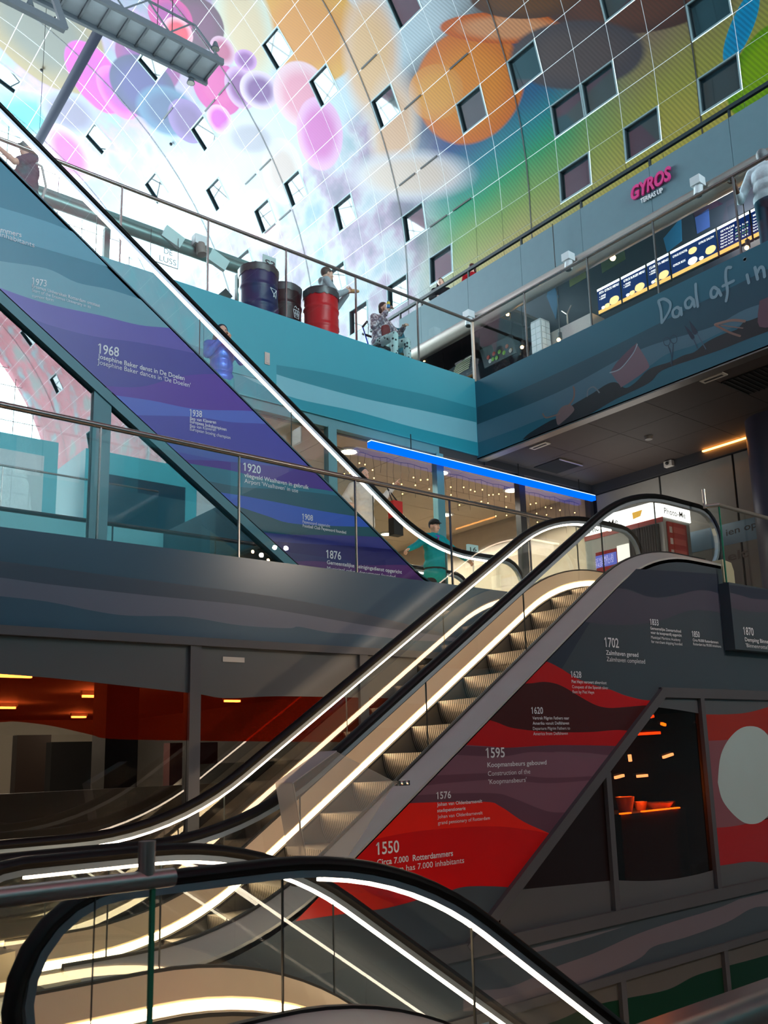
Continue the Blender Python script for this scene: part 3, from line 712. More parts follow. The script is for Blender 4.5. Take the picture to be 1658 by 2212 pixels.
def vault_material():
    m, nt, out = nodemat('painted_vault_panel'); N = nt.nodes.new; L = nt.links.new
    b = N('ShaderNodeBsdfPrincipled'); b.inputs['Roughness'].default_value = 0.4; b.inputs['Specular IOR Level'].default_value = 0.2
    geo = N('ShaderNodeNewGeometry'); sp = N('ShaderNodeSeparateXYZ'); L(geo.outputs['Position'], sp.inputs[0])
    def mth(op, a, b_=None, c=None):
        n = N('ShaderNodeMath'); n.operation = op
        for i, v in enumerate((a, b_, c)):
            if v is None: continue
            if isinstance(v, (int, float)): n.inputs[i].default_value = v
            else: L(v, n.inputs[i])
        return n.outputs[0]
    dx = mth('SUBTRACT', sp.outputs['X'], VX); dz = mth('SUBTRACT', sp.outputs['Z'], VZ)
    s_c = mth('MULTIPLY', mth('ARCTAN2', dz, dx), VR); neg = mth('LESS_THAN', dz, 0.0)
    s = mth('ADD', mth('MULTIPLY', neg, dz), mth('MULTIPLY', mth('SUBTRACT', 1.0, neg), s_c))
    cb_ = N('ShaderNodeCombineXYZ'); L(sp.outputs['Y'], cb_.inputs[0]); L(s, cb_.inputs[1])
    uv = cb_.outputs[0]
    noi = N('ShaderNodeTexNoise'); noi.inputs['Scale'].default_value = 0.22; noi.inputs['Detail'].default_value = 3; L(uv, noi.inputs['Vector'])
    def ramp(fac, stops):
        r = N('ShaderNodeValToRGB'); e = r.color_ramp.elements
        while len(e) < len(stops): e.new(0.5)
        for q, (p, c) in zip(e, stops): q.position = p; q.color = lin(c)
        L(fac, r.inputs[0]); return r.outputs[0]
    def mapr(v, a, b_, c=0.0, d=1.0, smooth=False):
        n = N('ShaderNodeMapRange'); n.inputs[1].default_value = a; n.inputs[2].default_value = b_; n.inputs[3].default_value = c; n.inputs[4].default_value = d
        if smooth: n.interpolation_type = 'SMOOTHSTEP'
        L(v, n.inputs[0]); return n.outputs[0]
    def mix(f, a, b_):
        n = N('ShaderNodeMix'); n.data_type = 'RGBA'
        for i, v in ((0, f), (6, a), (7, b_)):
            if isinstance(v, (int, float)): n.inputs[i].default_value = v
            elif isinstance(v, tuple): n.inputs[i].default_value = lin(v)
            else: L(v, n.inputs[i])
        return n.outputs[2]
    sw = mth('ADD', s, mth('MULTIPLY_ADD', noi.outputs['Fac'], 2.4, -1.2))
    f1 = mapr(sw, -3.0, 9.0)
    r1 = ramp(f1, [(0.08, (206, 186, 128)), (0.25, (150, 178, 108)), (0.37, (74, 170, 120)), (0.5, (36, 140, 152)), (0.62, (46, 84, 140)), (0.74, (66, 60, 98)), (0.9, (86, 80, 78))])
    r2 = ramp(f1, [(0.06, (214, 196, 112)), (0.3, (172, 170, 96)), (0.5, (146, 128, 106)), (0.66, (108, 84, 78)), (0.9, (96, 70, 60))])
    col = mix(mapr(sp.outputs['Y'], 15.0, 20.0, 1, 0, True), r1, r2)
    lf = N('ShaderNodeTexNoise'); lf.inputs['Scale'].default_value = 0.45; lf.inputs['Detail'].default_value = 4; L(uv, lf.inputs['Vector'])
    left = ramp(lf.outputs['Fac'], [(0.32, (150, 176, 188)), (0.46, (206, 208, 214)), (0.55, (184, 160, 184)), (0.64, (140, 130, 152)), (0.78, (104, 98, 118))])
    col = mix(mapr(sp.outputs['Y'], 24.5, 28.5, 0, 1, True), col, left)
    top = mix(noi.outputs['Fac'], (226, 232, 236), (190, 214, 226))
    col = mix(mth('MULTIPLY', mapr(s, 7.5, 9.0, 0, 1, True), mapr(sp.outputs['Y'], 19, 24, 0, 1, True)), col, top)
    def blob_(cx, cy_, rx, ry, ca, cb2, soft=0.03):
        nonlocal col
        u0, v0 = vhit(cx, cy_); u1, v1 = vhit(cx + rx, cy_); u2, v2 = vhit(cx, cy_ + ry)
        mp = N('ShaderNodeMapping'); mp.vector_type = 'TEXTURE'
        mp.inputs['Location'].default_value = (u0, v0, 0)
        mp.inputs['Rotation'].default_value = (0, 0, math.atan2(v1 - v0, u1 - u0))
        mp.inputs['Scale'].default_value = (max(.2, math.hypot(u1 - u0, v1 - v0)), max(.2, math.hypot(u2 - u0, v2 - v0)), 1)
        L(uv, mp.inputs['Vector'])
        ln = N('ShaderNodeVectorMath'); ln.operation = 'LENGTH'; L(mp.outputs[0], ln.inputs[0]); r = ln.outputs['Value']
        c = mix(mapr(r, 0.45, 1.0, 0, 1, True), ca, cb2)
        col = mix(mapr(r, 1 - soft, 1 + soft, 1, 0), col, c)
    up = ramp(lf.outputs['Fac'], [(0.34, (120, 150, 160)), (0.46, (140, 128, 156)), (0.56, (176, 130, 172)), (0.68, (112, 108, 112))])
    col = mix(mth('MULTIPLY', mth('MULTIPLY', mapr(s, 10.0, 17.0, 0, 1, True), mapr(sp.outputs['Y'], 28, 34, 0, 1, True)), .85), col, up)
    pk = ramp(lf.outputs['Fac'], [(0.32, (150, 150, 146)), (0.45, (222, 120, 136)), (0.56, (196, 70, 90)), (0.66, (150, 176, 184))])
    col = mix(mapr(sp.outputs['Y'], -8.0, 2.0, 1, 0, True), col, pk)
    B = blob_
    B(660, 70, 120, 110, (227, 146, 48), (232, 171, 72)); B(530, 60, 60, 120, (221, 196, 164), (212, 212, 196), .1)
    B(1010, 190, 120, 120, (240, 156, 92), (226, 128, 70)); B(940, 200, 60, 60, (244, 178, 110), (238, 164, 104))
    B(1090, 60, 150, 34, (232, 168, 130), (214, 110, 66)); B(1340, 10, 190, 60, (104, 70, 60), (80, 56, 52)); B(1130, 0, 120, 40, (112, 76, 50), (88, 60, 46))
    B(1240, 120, 150, 70, (94, 84, 84), (78, 74, 80), .05); B(1640, 150, 60, 90, (150, 190, 70), (120, 170, 60)); B(1600, 60, 26, 70, (70, 160, 210), (80, 170, 210))
    B(800, 120, 60, 130, (240, 196, 152), (236, 200, 176), .2); B(850, 280, 50, 110, (234, 190, 158), (238, 214, 196), .25); B(880, 380, 130, 50, (236, 214, 200), (224, 220, 224), .2)
    B(90, 60, 120, 120, (101, 97, 86), (146, 122, 82)); B(60, 250, 80, 34, (90, 196, 209), (126, 212, 221), .3)
    B(430, 50, 52, 52, (105, 8, 80), (82, 7, 58)); B(368, 36, 46, 40, (164, 15, 138), (209, 36, 138)); B(385, 70, 30, 30, (227, 53, 82), (232, 177, 190))
    B(320, 130, 66, 60, (115, 36, 126), (138, 29, 115)); B(205, 168, 52, 66, (185, 18, 158), (204, 82, 190)); B(255, 200, 40, 50, (171, 29, 164), (212, 115, 207))
    B(310, 190, 68, 62, (58, 48, 115), (41, 39, 90)); B(360, 240, 62, 48, (55, 74, 115), (82, 115, 146), .1); B(150, 245, 60, 40, (115, 103, 126), (151, 151, 171), .1)
    B(470, 190, 52, 56, (212, 92, 158), (204, 53, 151)); B(520, 190, 34, 44, (122, 29, 126), (212, 171, 212)); B(560, 195, 42, 40, (110, 49, 126), (227, 204, 227)); B(474, 258, 26, 30, (198, 44, 177), (227, 177, 227))
    B(405, 262, 40, 44, (105, 72, 126), (133, 103, 158)); B(530, 130, 24, 22, (138, 72, 146), (204, 151, 204)); B(480, 110, 26, 30, (185, 92, 126), (221, 177, 198))
    B(650, 205, 60, 70, (232, 158, 177), (241, 204, 212)); B(690, 290, 50, 78, (212, 115, 185), (238, 185, 221)); B(610, 370, 44, 70, (207, 185, 177), (232, 227, 221)); B(540, 300, 60, 40, (171, 164, 174), (207, 201, 209), .3)
    B(150, 330, 40, 50, (212, 92, 171), (232, 164, 207)); B(560, 480, 40, 60, (232, 187, 196), (241, 221, 227), .2)
    # perforation stripes
    wv_ = N('ShaderNodeTexWave'); wv_.wave_type = 'BANDS'; wv_.inputs['Scale'].default_value = 2.6; wv_.inputs['Distortion'].default_value = 0.4; wv_.inputs['Detail'].default_value = 1
    rt = N('ShaderNodeVectorRotate'); rt.rotation_type = 'Z_AXIS'; rt.inputs['Angle'].default_value = 0.50; L(uv, rt.inputs['Vector']); L(rt.outputs[0], wv_.inputs['Vector'])
    st = mth('MULTIPLY', mapr(wv_.outputs['Fac'], 0.35, 0.65), mapr(sp.outputs['Y'], 18, 34, 0.30, 0.03))
    col = mix(st, col, (58, 54, 50))
    hs = N('ShaderNodeHueSaturation'); hs.inputs['Saturation'].default_value = 1.15; hs.inputs['Value'].default_value = 0.42; L(col, hs.inputs['Color']); L(hs.outputs[0], b.inputs['Base Color']); L(b.outputs[0], out.inputs[0]); return m
VAULT = vault_material()
SHELL = mat('pale_joint_metal', (226, 232, 234), 0.5)

wins = {}
for x, y in [(588, 95), (702, 178), (832, 228), (432, 283), (198, 300), (640, 405), (466, 415), (325, 400), (575, 465), (743, 455), (897, 482), (965, 575), (1125, 145), (1014, 233), (1222, 240), (1326, 165), (1394, 297), (1250, 388), (1560, 192), (1575, 8), (872, 15), (1322, 8), (310, 128), (42, 184), (728, 590), (845, 650), (790, 700), (530, 545)]:
    u, v = vhit(x, y); wins[(math.floor((u - Y0V) / CW), math.floor((v - S0V) / RH))] = (x, y)
def project(p):
    q = Vector(p) - EYE; d = q.dot(FWD)
    return (CX + FPX * q.dot(RGT) / d, CY - FPX * q.dot(UPV) / d, d) if d > 0.1 else (-9e9, -9e9, d)
random.seed(21)
while len(wins) < 56: wins[(random.randint(-46, -14), random.randint(-4, 11))] = None
shell, cells = MB(), []
for i in range(-48, 26):
    for j in range(-20, 22):
        y0, y1, s0, s1 = Y0V + i * CW, Y0V + (i + 1) * CW, S0V + j * RH, S0V + (j + 1) * RH
        if (i, j) in wins: continue
        q = [vpos(y0, s0, -.012), vpos(y1, s0, -.012), vpos(y1, s1, -.012), vpos(y0, s1, -.012)]
        shell.face(q, Vector((VX, 0, VZ)) - q[0])
        if j >= -10:
            x, y, d = project(vpos((y0 + y1) / 2, (s0 + s1) / 2)); cells.append(((d if -60 < x < W + 60 and -60 < y < 760 else 500 + abs(d)), i, j))
vault = struct(shell.build('ceiling_vault', SHELL))
cells.sort()
pm = MB().box((-CW / 2 + .010, -RH / 2 + .010, -.008), (CW / 2 - .010, RH / 2 - .010, .004)).mesh('panel', VAULT)
def cellmat(i, j):
    y, s = Y0V + (i + .5) * CW, S0V + (j + .5) * RH; a = max(0, s) / VR
    Z_ = Vector((-math.cos(a), 0, -math.sin(a))); X_ = Vector((0, 1, 0)); Y_ = Z_.cross(X_)
    mm = Matrix((X_, Y_, Z_)).transposed().to_4x4(); mm.translation = vpos(y, s, 0.0); return mm
rest = MB()
for k, (d, i, j) in enumerate(cells):
    mm = cellmat(i, j)
    if k < 296:
        o = bpy.data.objects.new('panel', pm); COL.objects.link(o); o.matrix_world = mm; o.parent = vault; o.matrix_parent_inverse = Matrix.Identity(4)
    else:
        rest.add([mm @ v.co for v in pm.vertices], [list(p.vertices) for p in pm.polygons])
rest.build('far_panels', VAULT, vault, kind='stuff')
# expansion joints every fifth panel, as dark ribs
for i in range(-45, 26, 5):
    y = Y0V + i * CW
    a = [vpos(y - .025, S0V + j * RH, .012) for j in range(-20, 23)]; b = [vpos(y + .025, S0V + j * RH, .012) for j in range(-20, 23)]
    mb = MB()
    for q in range(len(a) - 1): mb.face([a[q], b[q], b[q + 1], a[q + 1]], Vector((VX, y, VZ)) - a[q])
    mb.build('joint_strip', DARK, vault)
random.seed(3)
for x, y in [(1000, 125), (900, 215), (925, 345), (870, 385), (985, 455), (920, 480), (800, 130), (565, 350), (545, 380), (610, 465), (575, 525), (345, 245), (445, 205), (470, 190)]:
    u, v = vhit(x, y); j = round((v - S0V) / RH); u = Y0V + (math.floor((u - Y0V) / CW)) * CW
    a, b = vpos(u + .15, S0V + j * RH, .025), vpos(u + CW - .25, S0V + j * RH, .025)
    MB().bar(a, b, .07, .02, Vector((VX, a.y, VZ)) - a).build('joint_gap', DARK, vault)
WFRAME = mat('window_frame_grey', (104, 124, 128), 0.5); WREV = mat('window_reveal', (34, 46, 50), 0.5)
WPANE = mat('vault_window_glass', (22, 40, 46), 0.03, 0.0, 0.3, 1.5, 1.0)
for n, ((i, j), _p) in enumerate(sorted(wins.items())):
    mm = cellmat(i, j); hx, hy = CW / 2 - .01, RH / 2 - .01; ix, iy = hx - .05, hy - .05
    def loc(mb): mb.v = [mm @ v for v in mb.v]; return mb
    fr = MB()
    for a, b in (((-hx, -hy, -.02), (hx, -iy, .03)), ((-hx, iy, -.02), (hx, hy, .03)), ((-hx, -iy, -.02), (-ix, iy, .03)), ((ix, -iy, -.02), (hx, iy, .03))): fr.box(a, b)
    w = struct(loc(fr).build('window_%d' % (n + 31), WFRAME))
    rv = MB()
    for a, b in (((-hx, -hy, -.15), (hx, -iy, -.02)), ((-hx, iy, -.15), (hx, hy, -.02)), ((-hx, -iy, -.15), (-ix, iy, -.02)), ((ix, -iy, -.15), (hx, iy, -.02))): rv.box(a, b)
    loc(rv).build('reveal', WREV, w)
    loc(MB().box((-ix, -iy, -.15), (ix, iy, -.12))).build('pane', WPANE, w)
def farmat():
    m, nt, out = nodemat('painted_vault_far_side'); b = nt.nodes.new('ShaderNodeBsdfPrincipled'); b.inputs['Roughness'].default_value = .4
    geo = nt.nodes.new('ShaderNodeNewGeometry'); v = nt.nodes.new('ShaderNodeTexVoronoi'); v.inputs['Scale'].default_value = .11; nt.links.new(geo.outputs['Position'], v.inputs[0])
    sp = nt.nodes.new('ShaderNodeSeparateColor'); nt.links.new(v.outputs['Color'], sp.inputs[0]); r = nt.nodes.new('ShaderNodeValToRGB'); e = r.color_ramp.elements; r.color_ramp.interpolation = 'CONSTANT'
    for q, (pos, c) in enumerate(((0, (150, 96, 112)), (.25, (120, 120, 116)), (.45, (140, 64, 74)), (.6, (80, 120, 130)), (.8, (140, 124, 130)))):
        x = e[q] if q < 2 else e.new(pos); x.position = pos; x.color = lin(c)
    nt.links.new(sp.outputs[0], r.inputs[0]); nt.links.new(r.outputs[0], b.inputs[0]); nt.links.new(b.outputs[0], out.inputs[0]); return m
FARV = farmat()
# far side of the vault and the two glazed ends
side = MB(); nS = 34; s_top = S0V + 22 * RH; th0 = s_top / VR; pts = []
for k in range(nS + 1):
    a = th0 + (math.pi - th0) * k / nS; pts.append((VX + VR * math.cos(a), VZ + VR * math.sin(a)))
pts += [(VX - VR, z) for z in (18, 14, 10, 6, 2, -3.6)]
for k in range(len(pts) - 1):
    for y in range(-60, 52, 8):
        q = [(pts[k][0], y, pts[k][1]), (pts[k][0], y + 8, pts[k][1]), (pts[k + 1][0], y + 8, pts[k + 1][1]), (pts[k + 1][0], y, pts[k + 1][1])]
        side.face(q, Vector((VX, y, VZ - 6)) - Vector(q[0]))
struct(side.build('ceiling_vault_far_side', FARV))
random.seed(11)
for k in range(40):
    y = random.uniform(-42, 20); a = random.uniform(math.pi * .72, math.pi * 1.02); c = Vector((VX + (VR - .03) * math.cos(a), y, VZ + (VR - .03) * math.sin(a)))
    t1 = Vector((0, .7, 0)); t2 = Vector((-math.sin(a), 0, math.cos(a))) * .65; n_ = Vector((-math.cos(a), 0, -math.sin(a))) * .05
    struct(MB().prism([c - t1 - t2, c + t1 - t2, c + t1 + t2, c - t1 + t2], n_).build('window_%d' % (k + 71), WPANE))
FACADE = glass('facade_glass', (0.97, 0.99, 0.99), 1.0)
for nm, y in (('window_1_far_end', 51.5), ('window_2_near_end', -57.5)):
    arch = [(VX + VR * math.cos(math.pi * k / 40), VZ + VR * math.sin(math.pi * k / 40)) for k in range(41)]
    w = struct(MB().face([(VX + VR, y, -3.5)] + [(x, y, z) for x, z in arch] + [(VX - VR, y, -3.5)], (0, -1 if y > 0 else 1, 0)).build(nm, FACADE))
    cab = MB()
    for k in range(-12, 13):
        x = VX + k * 1.5; h = math.sqrt(max(0, VR ** 2 - (x - VX) ** 2)) + VZ; cab.box((x - .03, y - .03, -3.5), (x + .03, y + .03, h))
    for k in range(0, 28):
        z = -2 + k * 1.5; hw_ = VR if z < VZ else math.sqrt(max(0, VR ** 2 - (z - VZ) ** 2)); cab.box((VX - hw_, y - .03, z - .03), (VX + hw_, y + .03, z + .03))
    cab.build('cable_net', DSTEEL, w)

# ------------------------------------------------------------------ glass balustrades
def balustrade(label, axis, c, zf, zr, cuts, lo, hi, post=.02, loc=None):
    root = thing('glass_balustrade', label, 'balustrade', loc or ((lo, c, zf) if axis == 'x' else (c, lo, zf)))
    pt = (lambda u, z, o=0: (u, c + o, z)) if axis == 'x' else (lambda u, z, o=0: (c + o, u, z))
    MB().tube([pt(lo, zr), pt(hi, zr)], .026, 12).build('handrail', DSTEEL, root, True)
    cs = [lo] + sorted(cuts) + [hi]
    for a, b in zip(cs, cs[1:]):
        p, q = pt(a + .006, zf, -.006), pt(b - .006, zr - .02, .006)
        MB().box(p, q).build('glass_pane', PANE, root)
    for u in cuts: 
        p, q = pt(u - post / 2, zf, -.016), pt(u + post / 2, zr - .02, .010); MB().box(p, q).build('post', DSTEEL, root)
    return root
cg = [P(x, y, Y=7.14).x for x, y in ((217, 930), (516, 990), (766, 1040), (970, 1085), (1140, 1115))]
balustrade('glass balustrade with brown steel handrail along the dark street level edge', 'x', 7.14, 3.2, 4.20, cg, -6, 8.9, .012)
ch = [P(x, y, Y=10.45).x for x, y in ((263, 410), (449, 485), (617, 545), (767, 600), (900, 655))]
balustrade('glass balustrade above the turquoise upper edge, in front of the oil drums', 'x', 10.45, 7.69, 8.82, ch, -6, 10.2, .022)
cbv = [P(x, y, X=10.2).y for x, y in ((1132, 640), (1268, 570), (1410, 490), (1583, 390))]
balustrade('glass balustrade above the edge printed with soil and tools', 'y', 10.2, 7.66, 8.82, cbv, 2, 10.45, .022)
MB().box((10.17, 10.42, 7.69), (10.21, 10.46, 8.8)).build('post', STEEL, [o for o in COL.objects if o.name == 'glass_balustrade.002'][0])
br = thing('glass_balustrade', 'short glass balustrade with steel rail above the box marked 1870', 'balustrade', (9, 5.3, 3.17))
MB().tube([(8.80, 5.40, 4.06), (8.86, 5.285, 4.06), (13, 5.285, 4.06)], .024, 12).build('handrail', STEEL, br, True)
MB().tube([(8.80, 5.41, 4.04), (8.80, 5.41, 4.26)], .022, 12).build('post_cap', STEEL, br, True)
MB().box((8.885, 5.28, 3.17), (13, 5.292, 4.05)).build('glass_pane', PANE, br); MB().box((8.868, 5.292, 3.17), (8.880, 5.42, 4.05)).build('glass_pane', PANE, br); MB().box((8.866, 5.279, 3.17), (8.884, 5.291, 4.05)).build('glass_edge', GEDGE, br)
nb = thing('glass_balustrade', 'nearest glass balustrade with thick brown steel rail and green edge', 'balustrade', (0.4, 3.0, 0))
MB().tube([(-3, 3.0, 1.035), (1.40, 3.0, 1.035)], .031, 16).build('handrail', STEEL, nb, True)
MB().tube([(1.305, 3.0, 1.05), (1.305, 3.0, 1.16)], .028, 14).build('post_cap', STEEL, nb, True)
MB().box((-3, 2.992, 0.0), (1.32, 3.008, 1.01)).build('glass_pane', PANE, nb)
MB().box((1.321, 2.991, 0.0), (1.335, 3.009, 1.01)).build('glass_edge', mat('bright_green_glass_edge', (60, 150, 110), 0.15), nb)
MB().box((1.14, 3.01, 0.0), (1.144, 3.014, 1.0)).build('glass_joint', JOINT, nb)
fr_ = thing('handrail_guard', 'blurred steel handrail crossing the bottom right corner', 'handrail', (1.6, .76, 0))
MB().tube([(.9, .76, 1.03), (3.2, .76, 1.03)], .020, 16).build('handrail', STEEL, fr_, True)
MB().box((1.5, .755, 0), (3.2, .765, 1.0)).build('glass_pane', PANE, fr_)

# ------------------------------------------------------------------ glazing under the upper escalator
MIRR = glass('mirror_like_glazing', (0.45, 0.62, 0.64), 2.0, 0.24)
YU = 8.64
und = [((0, 0, 7.42 - .10), (-0.7, 0, -1)), ((0, 0, 3.22), (0, 0, 1))]
xs_u = [-8.0, -4.5, P(190, 1050, Y=YU).x + .1, 7.0]
for i in range(3):
    poly = clip([Vector((xs_u[i] + .05, YU, 3.2)), Vector((xs_u[i + 1] - .05, YU, 3.2)), Vector((xs_u[i + 1] - .05, YU, 9)), Vector((xs_u[i] + .05, YU, 9))], und)
    w = struct(MB().prism(poly, (0, .012, 0)).build('window_%d' % (21 + i), MIRR))
    if i < 2:
        x = xs_u[i + 1]; MB().box((x - .09, YU - .04, 3.2), (x + .09, YU + .06, min(9, -.7 * x + 7.40))).build('mullion', FRAME_TEAL, w)
struct(MB().bar((-4, YU - .01, 7.34 + 2.8), (5.92, YU - .01, 7.34 - .7 * 5.92), .10, .10, (0, 0, 1)).build('trim_6', FRAME_TEAL))
struct(MB().box((-12, 10.1, 3.2), (5.0, 10.2, 6.3)).build('wall_under_escalator', mat('dim_teal_wall', (54, 120, 130), 0.6)))

# ------------------------------------------------------------------ shop below the upper level
YS = 10.45
SHOPG = glass('shop_glass', (0.93, 0.96, 0.96), 1.5)
xm = [1.2, 3.2, 5.2, 7.21, 9.30, 11.2, 13.08]
for i in range(6):
    w = struct(MB().box((xm[i] + .05, YS + .03, 3.2), (xm[i + 1] - .05, YS + .042, 6.2)).build('window_%d' % (51 + i), SHOPG))
    fm = FRAME_TEAL if xm[i + 1] < 10 else mat('dark_frame', (52, 52, 54), 0.5)
    wd = .075 if i < 5 else .05
    MB().box((xm[i + 1] - wd, YS - .03, 3.2), (xm[i + 1] + wd, YS + .09, 6.22)).build('mullion', fm, w)
    MB().box((xm[i], YS - .02, 6.2), (xm[i + 1], YS + .09, 6.34)).build('top_rail', fm, w)
TAN = mat('warm_shop_ceiling', (206, 184, 160), 0.7)
shop_c = struct(MB().box((-2, 10.56, 6.22), (13.1, 19, 6.30)).build('ceiling_shop', DARK))
for a in range(9):
    for b_ in range(7):
        MB().box((0.3 + a * 1.42, 10.6 + b_ * 1.2, 6.19), (0.3 + a * 1.42 + 1.405, 10.6 + b_ * 1.2 + 1.185, 6.22)).build('ceiling_tile', TAN, shop_c)
struct(MB().box((-2, 19, 3.2), (13.2, 19.1, 6.3)).build('wall_shop_back', mat('shop_back_wall', (196, 176, 156), 0.7)))
struct(MB().box((13.1, 10.5, 3.2), (13.2, 19, 6.3)).build('wall_shop_side', mat('shop_back_wall', (196, 176, 156), 0.7)))
LAMP = emit('downlight_glow', (255, 226, 190), 14.0)
dl = [P(x, y, Z=6.19) for x, y in ((753, 973), (951, 1019), (1105, 1057), (854, 1112), (962, 1110), (835, 1152), (1046, 1172))]
for k, p in enumerate([q for q in dl] + [Vector((8.6, 15.5, 6.19)), Vector((11.8, 16.2, 6.19))]):
    lab = ['round downlight just below the upper escalator handrail', 'round downlight behind the turquoise mullion under the blue tube', 'round downlight behind the dark mullion',
           'round downlight seen through the escalator glass by the pointing hand', 'round downlight right of the turquoise mullion', 'round downlight low behind the timeline cladding edge', 'round downlight above the sign with number sixteen',
           'round downlight deep in the shop over the checkouts', 'round downlight deepest in the shop'][k]
    if p.y > 18.5: p = Vector((p.x * 17 / p.y, 17, 6.19))
    if p.y < 10.7: p.y = 10.75
    r = thing('downlight', lab, 'lamp', (p.x, p.y, 6.1), 'downlights in the shop ceiling')
    MB().lathe([(.16, 0), (.17, -.02), (.13, -.03), (.12, 0)], p, 20).build('trim_ring', mat('white_lamp_ring', (230, 226, 220), .4), r, True)
    MB().lathe([(.115, -.022), (.118, -.012)], p, 20).build('diffuser', LAMP, r)
    l = bpy.data.lights.new('downlight_lamp', 'SPOT'); l.energy = 240; l.color = (1.0, .86, .72); l.spot_size = math.radians(150); l.shadow_soft_size = .1
    lo = bpy.data.objects.new('downlight_lamp', l); COL.objects.link(lo); lo.location = p + Vector((0, 0, -.06))
# blue light tube
tb = thing('light_tube', 'long blue glowing light tube hung under the turquoise edge', 'lamp', (10.4, 10.3, 6.0))
MB().box((7.79, 10.25, 5.985), (13.0, 10.35, 6.07)).build('diffuser', emit('blue_tube_glow', (0, 92, 255), 1.6), tb)
MB().box((7.79, 10.255, 6.07), (13.0, 10.345, 6.085)).build('top_edge', emit('pale_tube_edge', (190, 225, 255), 2.0), tb)
for x in (8.6, 11.0, 12.6): MB().box((x - .006, 10.295, 6.085), (x + .006, 10.305, 6.36)).build('hanger', DARK, tb)
# icicle light strings
BULB = emit('fairy_bulb', (255, 190, 92), 18.0)
random.seed(5); bulb_me = MB().ball((0, 0, 0), .009, 8, 6).mesh('bulb', BULB)
for g, (xa_, xb_) in enumerate(((7.4, 9.2), (9.42, 11.1), (11.32, 12.95))):
    r = thing('light_string', ['icicle fairy lights in the shop window left of the turquoise mullion', 'icicle fairy lights in the middle shop window under the blue tube', 'icicle fairy lights in the shop window nearest the dark corner'][g], 'fairy lights', ((xa_ + xb_) / 2, 10.62, 6.1), 'fairy lights along the shop window')
    n = int((xb_ - xa_) / .13); top = []
    for k in range(n + 1):
        x = xa_ + (xb_ - xa_) * k / n; z = 6.02 - .03 * abs(math.sin(k * .9)); top.append((x, 10.62, z))
        ln_ = [.25, .5, .38, .62, .3, .55][k % 6]
        MB().tube([(x, 10.62, z), (x + random.uniform(-.03, .03), 10.62, z - ln_ * .5), (x, 10.62, z - ln_)], .003, 4).build('drop_wire', DARK, r)
        for q in range(1, 1 + int(ln_ / .17)):
            if random.random() < .35: continue
            o = bpy.data.objects.new('bulb', bulb_me); COL.objects.link(o); o.location = (x + random.uniform(-.03, .03), 10.615, z - q * .17 - random.uniform(0, .06)); par(o, r)
    MB().tube(top, .004, 4).build('wire', DARK, r)
# numbered checkout signs and counters in the shop
for k, (s, x, y) in enumerate((('16', 1022, 1187), ('18', 1240, 1222))):
    p = P(x, y, Y=13.0)
    r = thing('checkout_sign', 'small pale sign with the number %s above a checkout' % ('sixteen' if k == 0 else 'eighteen'), 'sign', (p.x, 13, 3.2))
    MB().box((p.x - .14, 13.0, p.z - .10), (p.x + .14, 13.06, p.z + .10)).build('sign_box', emit('pale_sign_glow', (196, 224, 220), .55), r)
    MB().tube([(p.x, 13.03, 4.09), (p.x, 13.03, p.z - .1)], .02, 8).build('pole', STEEL, r)
    text(s, (x - 7, y + 4), (x + 7, y + 5), 9, mat('dark_print', (50, 70, 80), .6), r, dict(Y=13.0), TO, .012, 2)
    c = thing('checkout_counter', 'grey checkout counter under the number %s sign' % ('sixteen' if k == 0 else 'eighteen'), 'counter', (p.x + .2, 13.2, 3.2))
    MB().box((p.x - .5, 12.9, 3.2), (p.x + .55, 13.7, 4.05)).build('body', mat('counter_grey', (96, 104, 106), .5), c); MB().box((p.x - .55, 12.86, 4.05), (p.x + .6, 13.74, 4.09)).build('top', STEEL, c)
for k, x in enumerate((6.5, 9.2, 11.4)):
    c = thing('shelf_unit', ['shop shelving behind the lower end of the upper escalator', 'shop shelving in the middle of the shop', 'shop shelving near the dark corner'][k], 'shelf', (x, 16.4, 3.2))
    MB().box((x - .8, 16.4, 3.2), (x + .8, 16.45, 5.2)).build('back_panel', mat('shelf_white', (170, 160, 150), .6), c)
    for z in (3.4, 3.9, 4.4, 4.9): MB().box((x - .8, 16.0, z), (x + .8, 16.4, z + .04)).build('shelf', mat('shelf_white', (170, 160, 150), .6), c)

# ------------------------------------------------------------------ passage on the right: soffit, back wall, column
SOF = mat('brown_ceiling_tile', (62, 52, 48), 0.7)
sof = struct(MB().box((10.3, -4, 6.36), (13.2, 10.5, 6.42)).build('ceiling_passage', DARK))
for a in range(3):
    for b_ in range(12):
        x, y = 10.32 + a * .945, 9.36 - b_ * 1.05
        MB().box((x, y, 6.33), (x + .937, y + 1.042, 6.36)).build('ceiling_tile', SOF, sof)
struct(MB().box((10.15, -4, 6.26), (10.32, 10.5, 6.30)).build('trim_7', mat('dull_metal_trim', (120, 116, 112), .4, .6)))
struct(MB().box((10.3, 10.4, 6.2), (13.2, 10.46, 6.36)).build('trim_8', mat('dark_frame', (52, 52, 54), 0.5)))
bw = struct(MB().box((13.17, -4, 3.2), (13.3, 10.5, 6.4)).build('wall_passage', DARK))
for k in range(9):
    y1 = 10.35 - k * 1.44; MB().box((13.145, y1 - 1.40, 3.2), (13.17, y1, 6.12)).build('wall_panel', PLASTER, bw)
struct(MB().box((13.10, -4, 6.14), (13.17, 10.45, 6.33)).build('trim_9', mat('dark_frame', (52, 52, 54), 0.5)))
struct(MB().lathe([(.44, 3.2), (.44, 6.33)], (12.72, 6.48, 0), 40).build('column_round', mat('dark_violet_column', (62, 62, 80), 0.42), None, True))
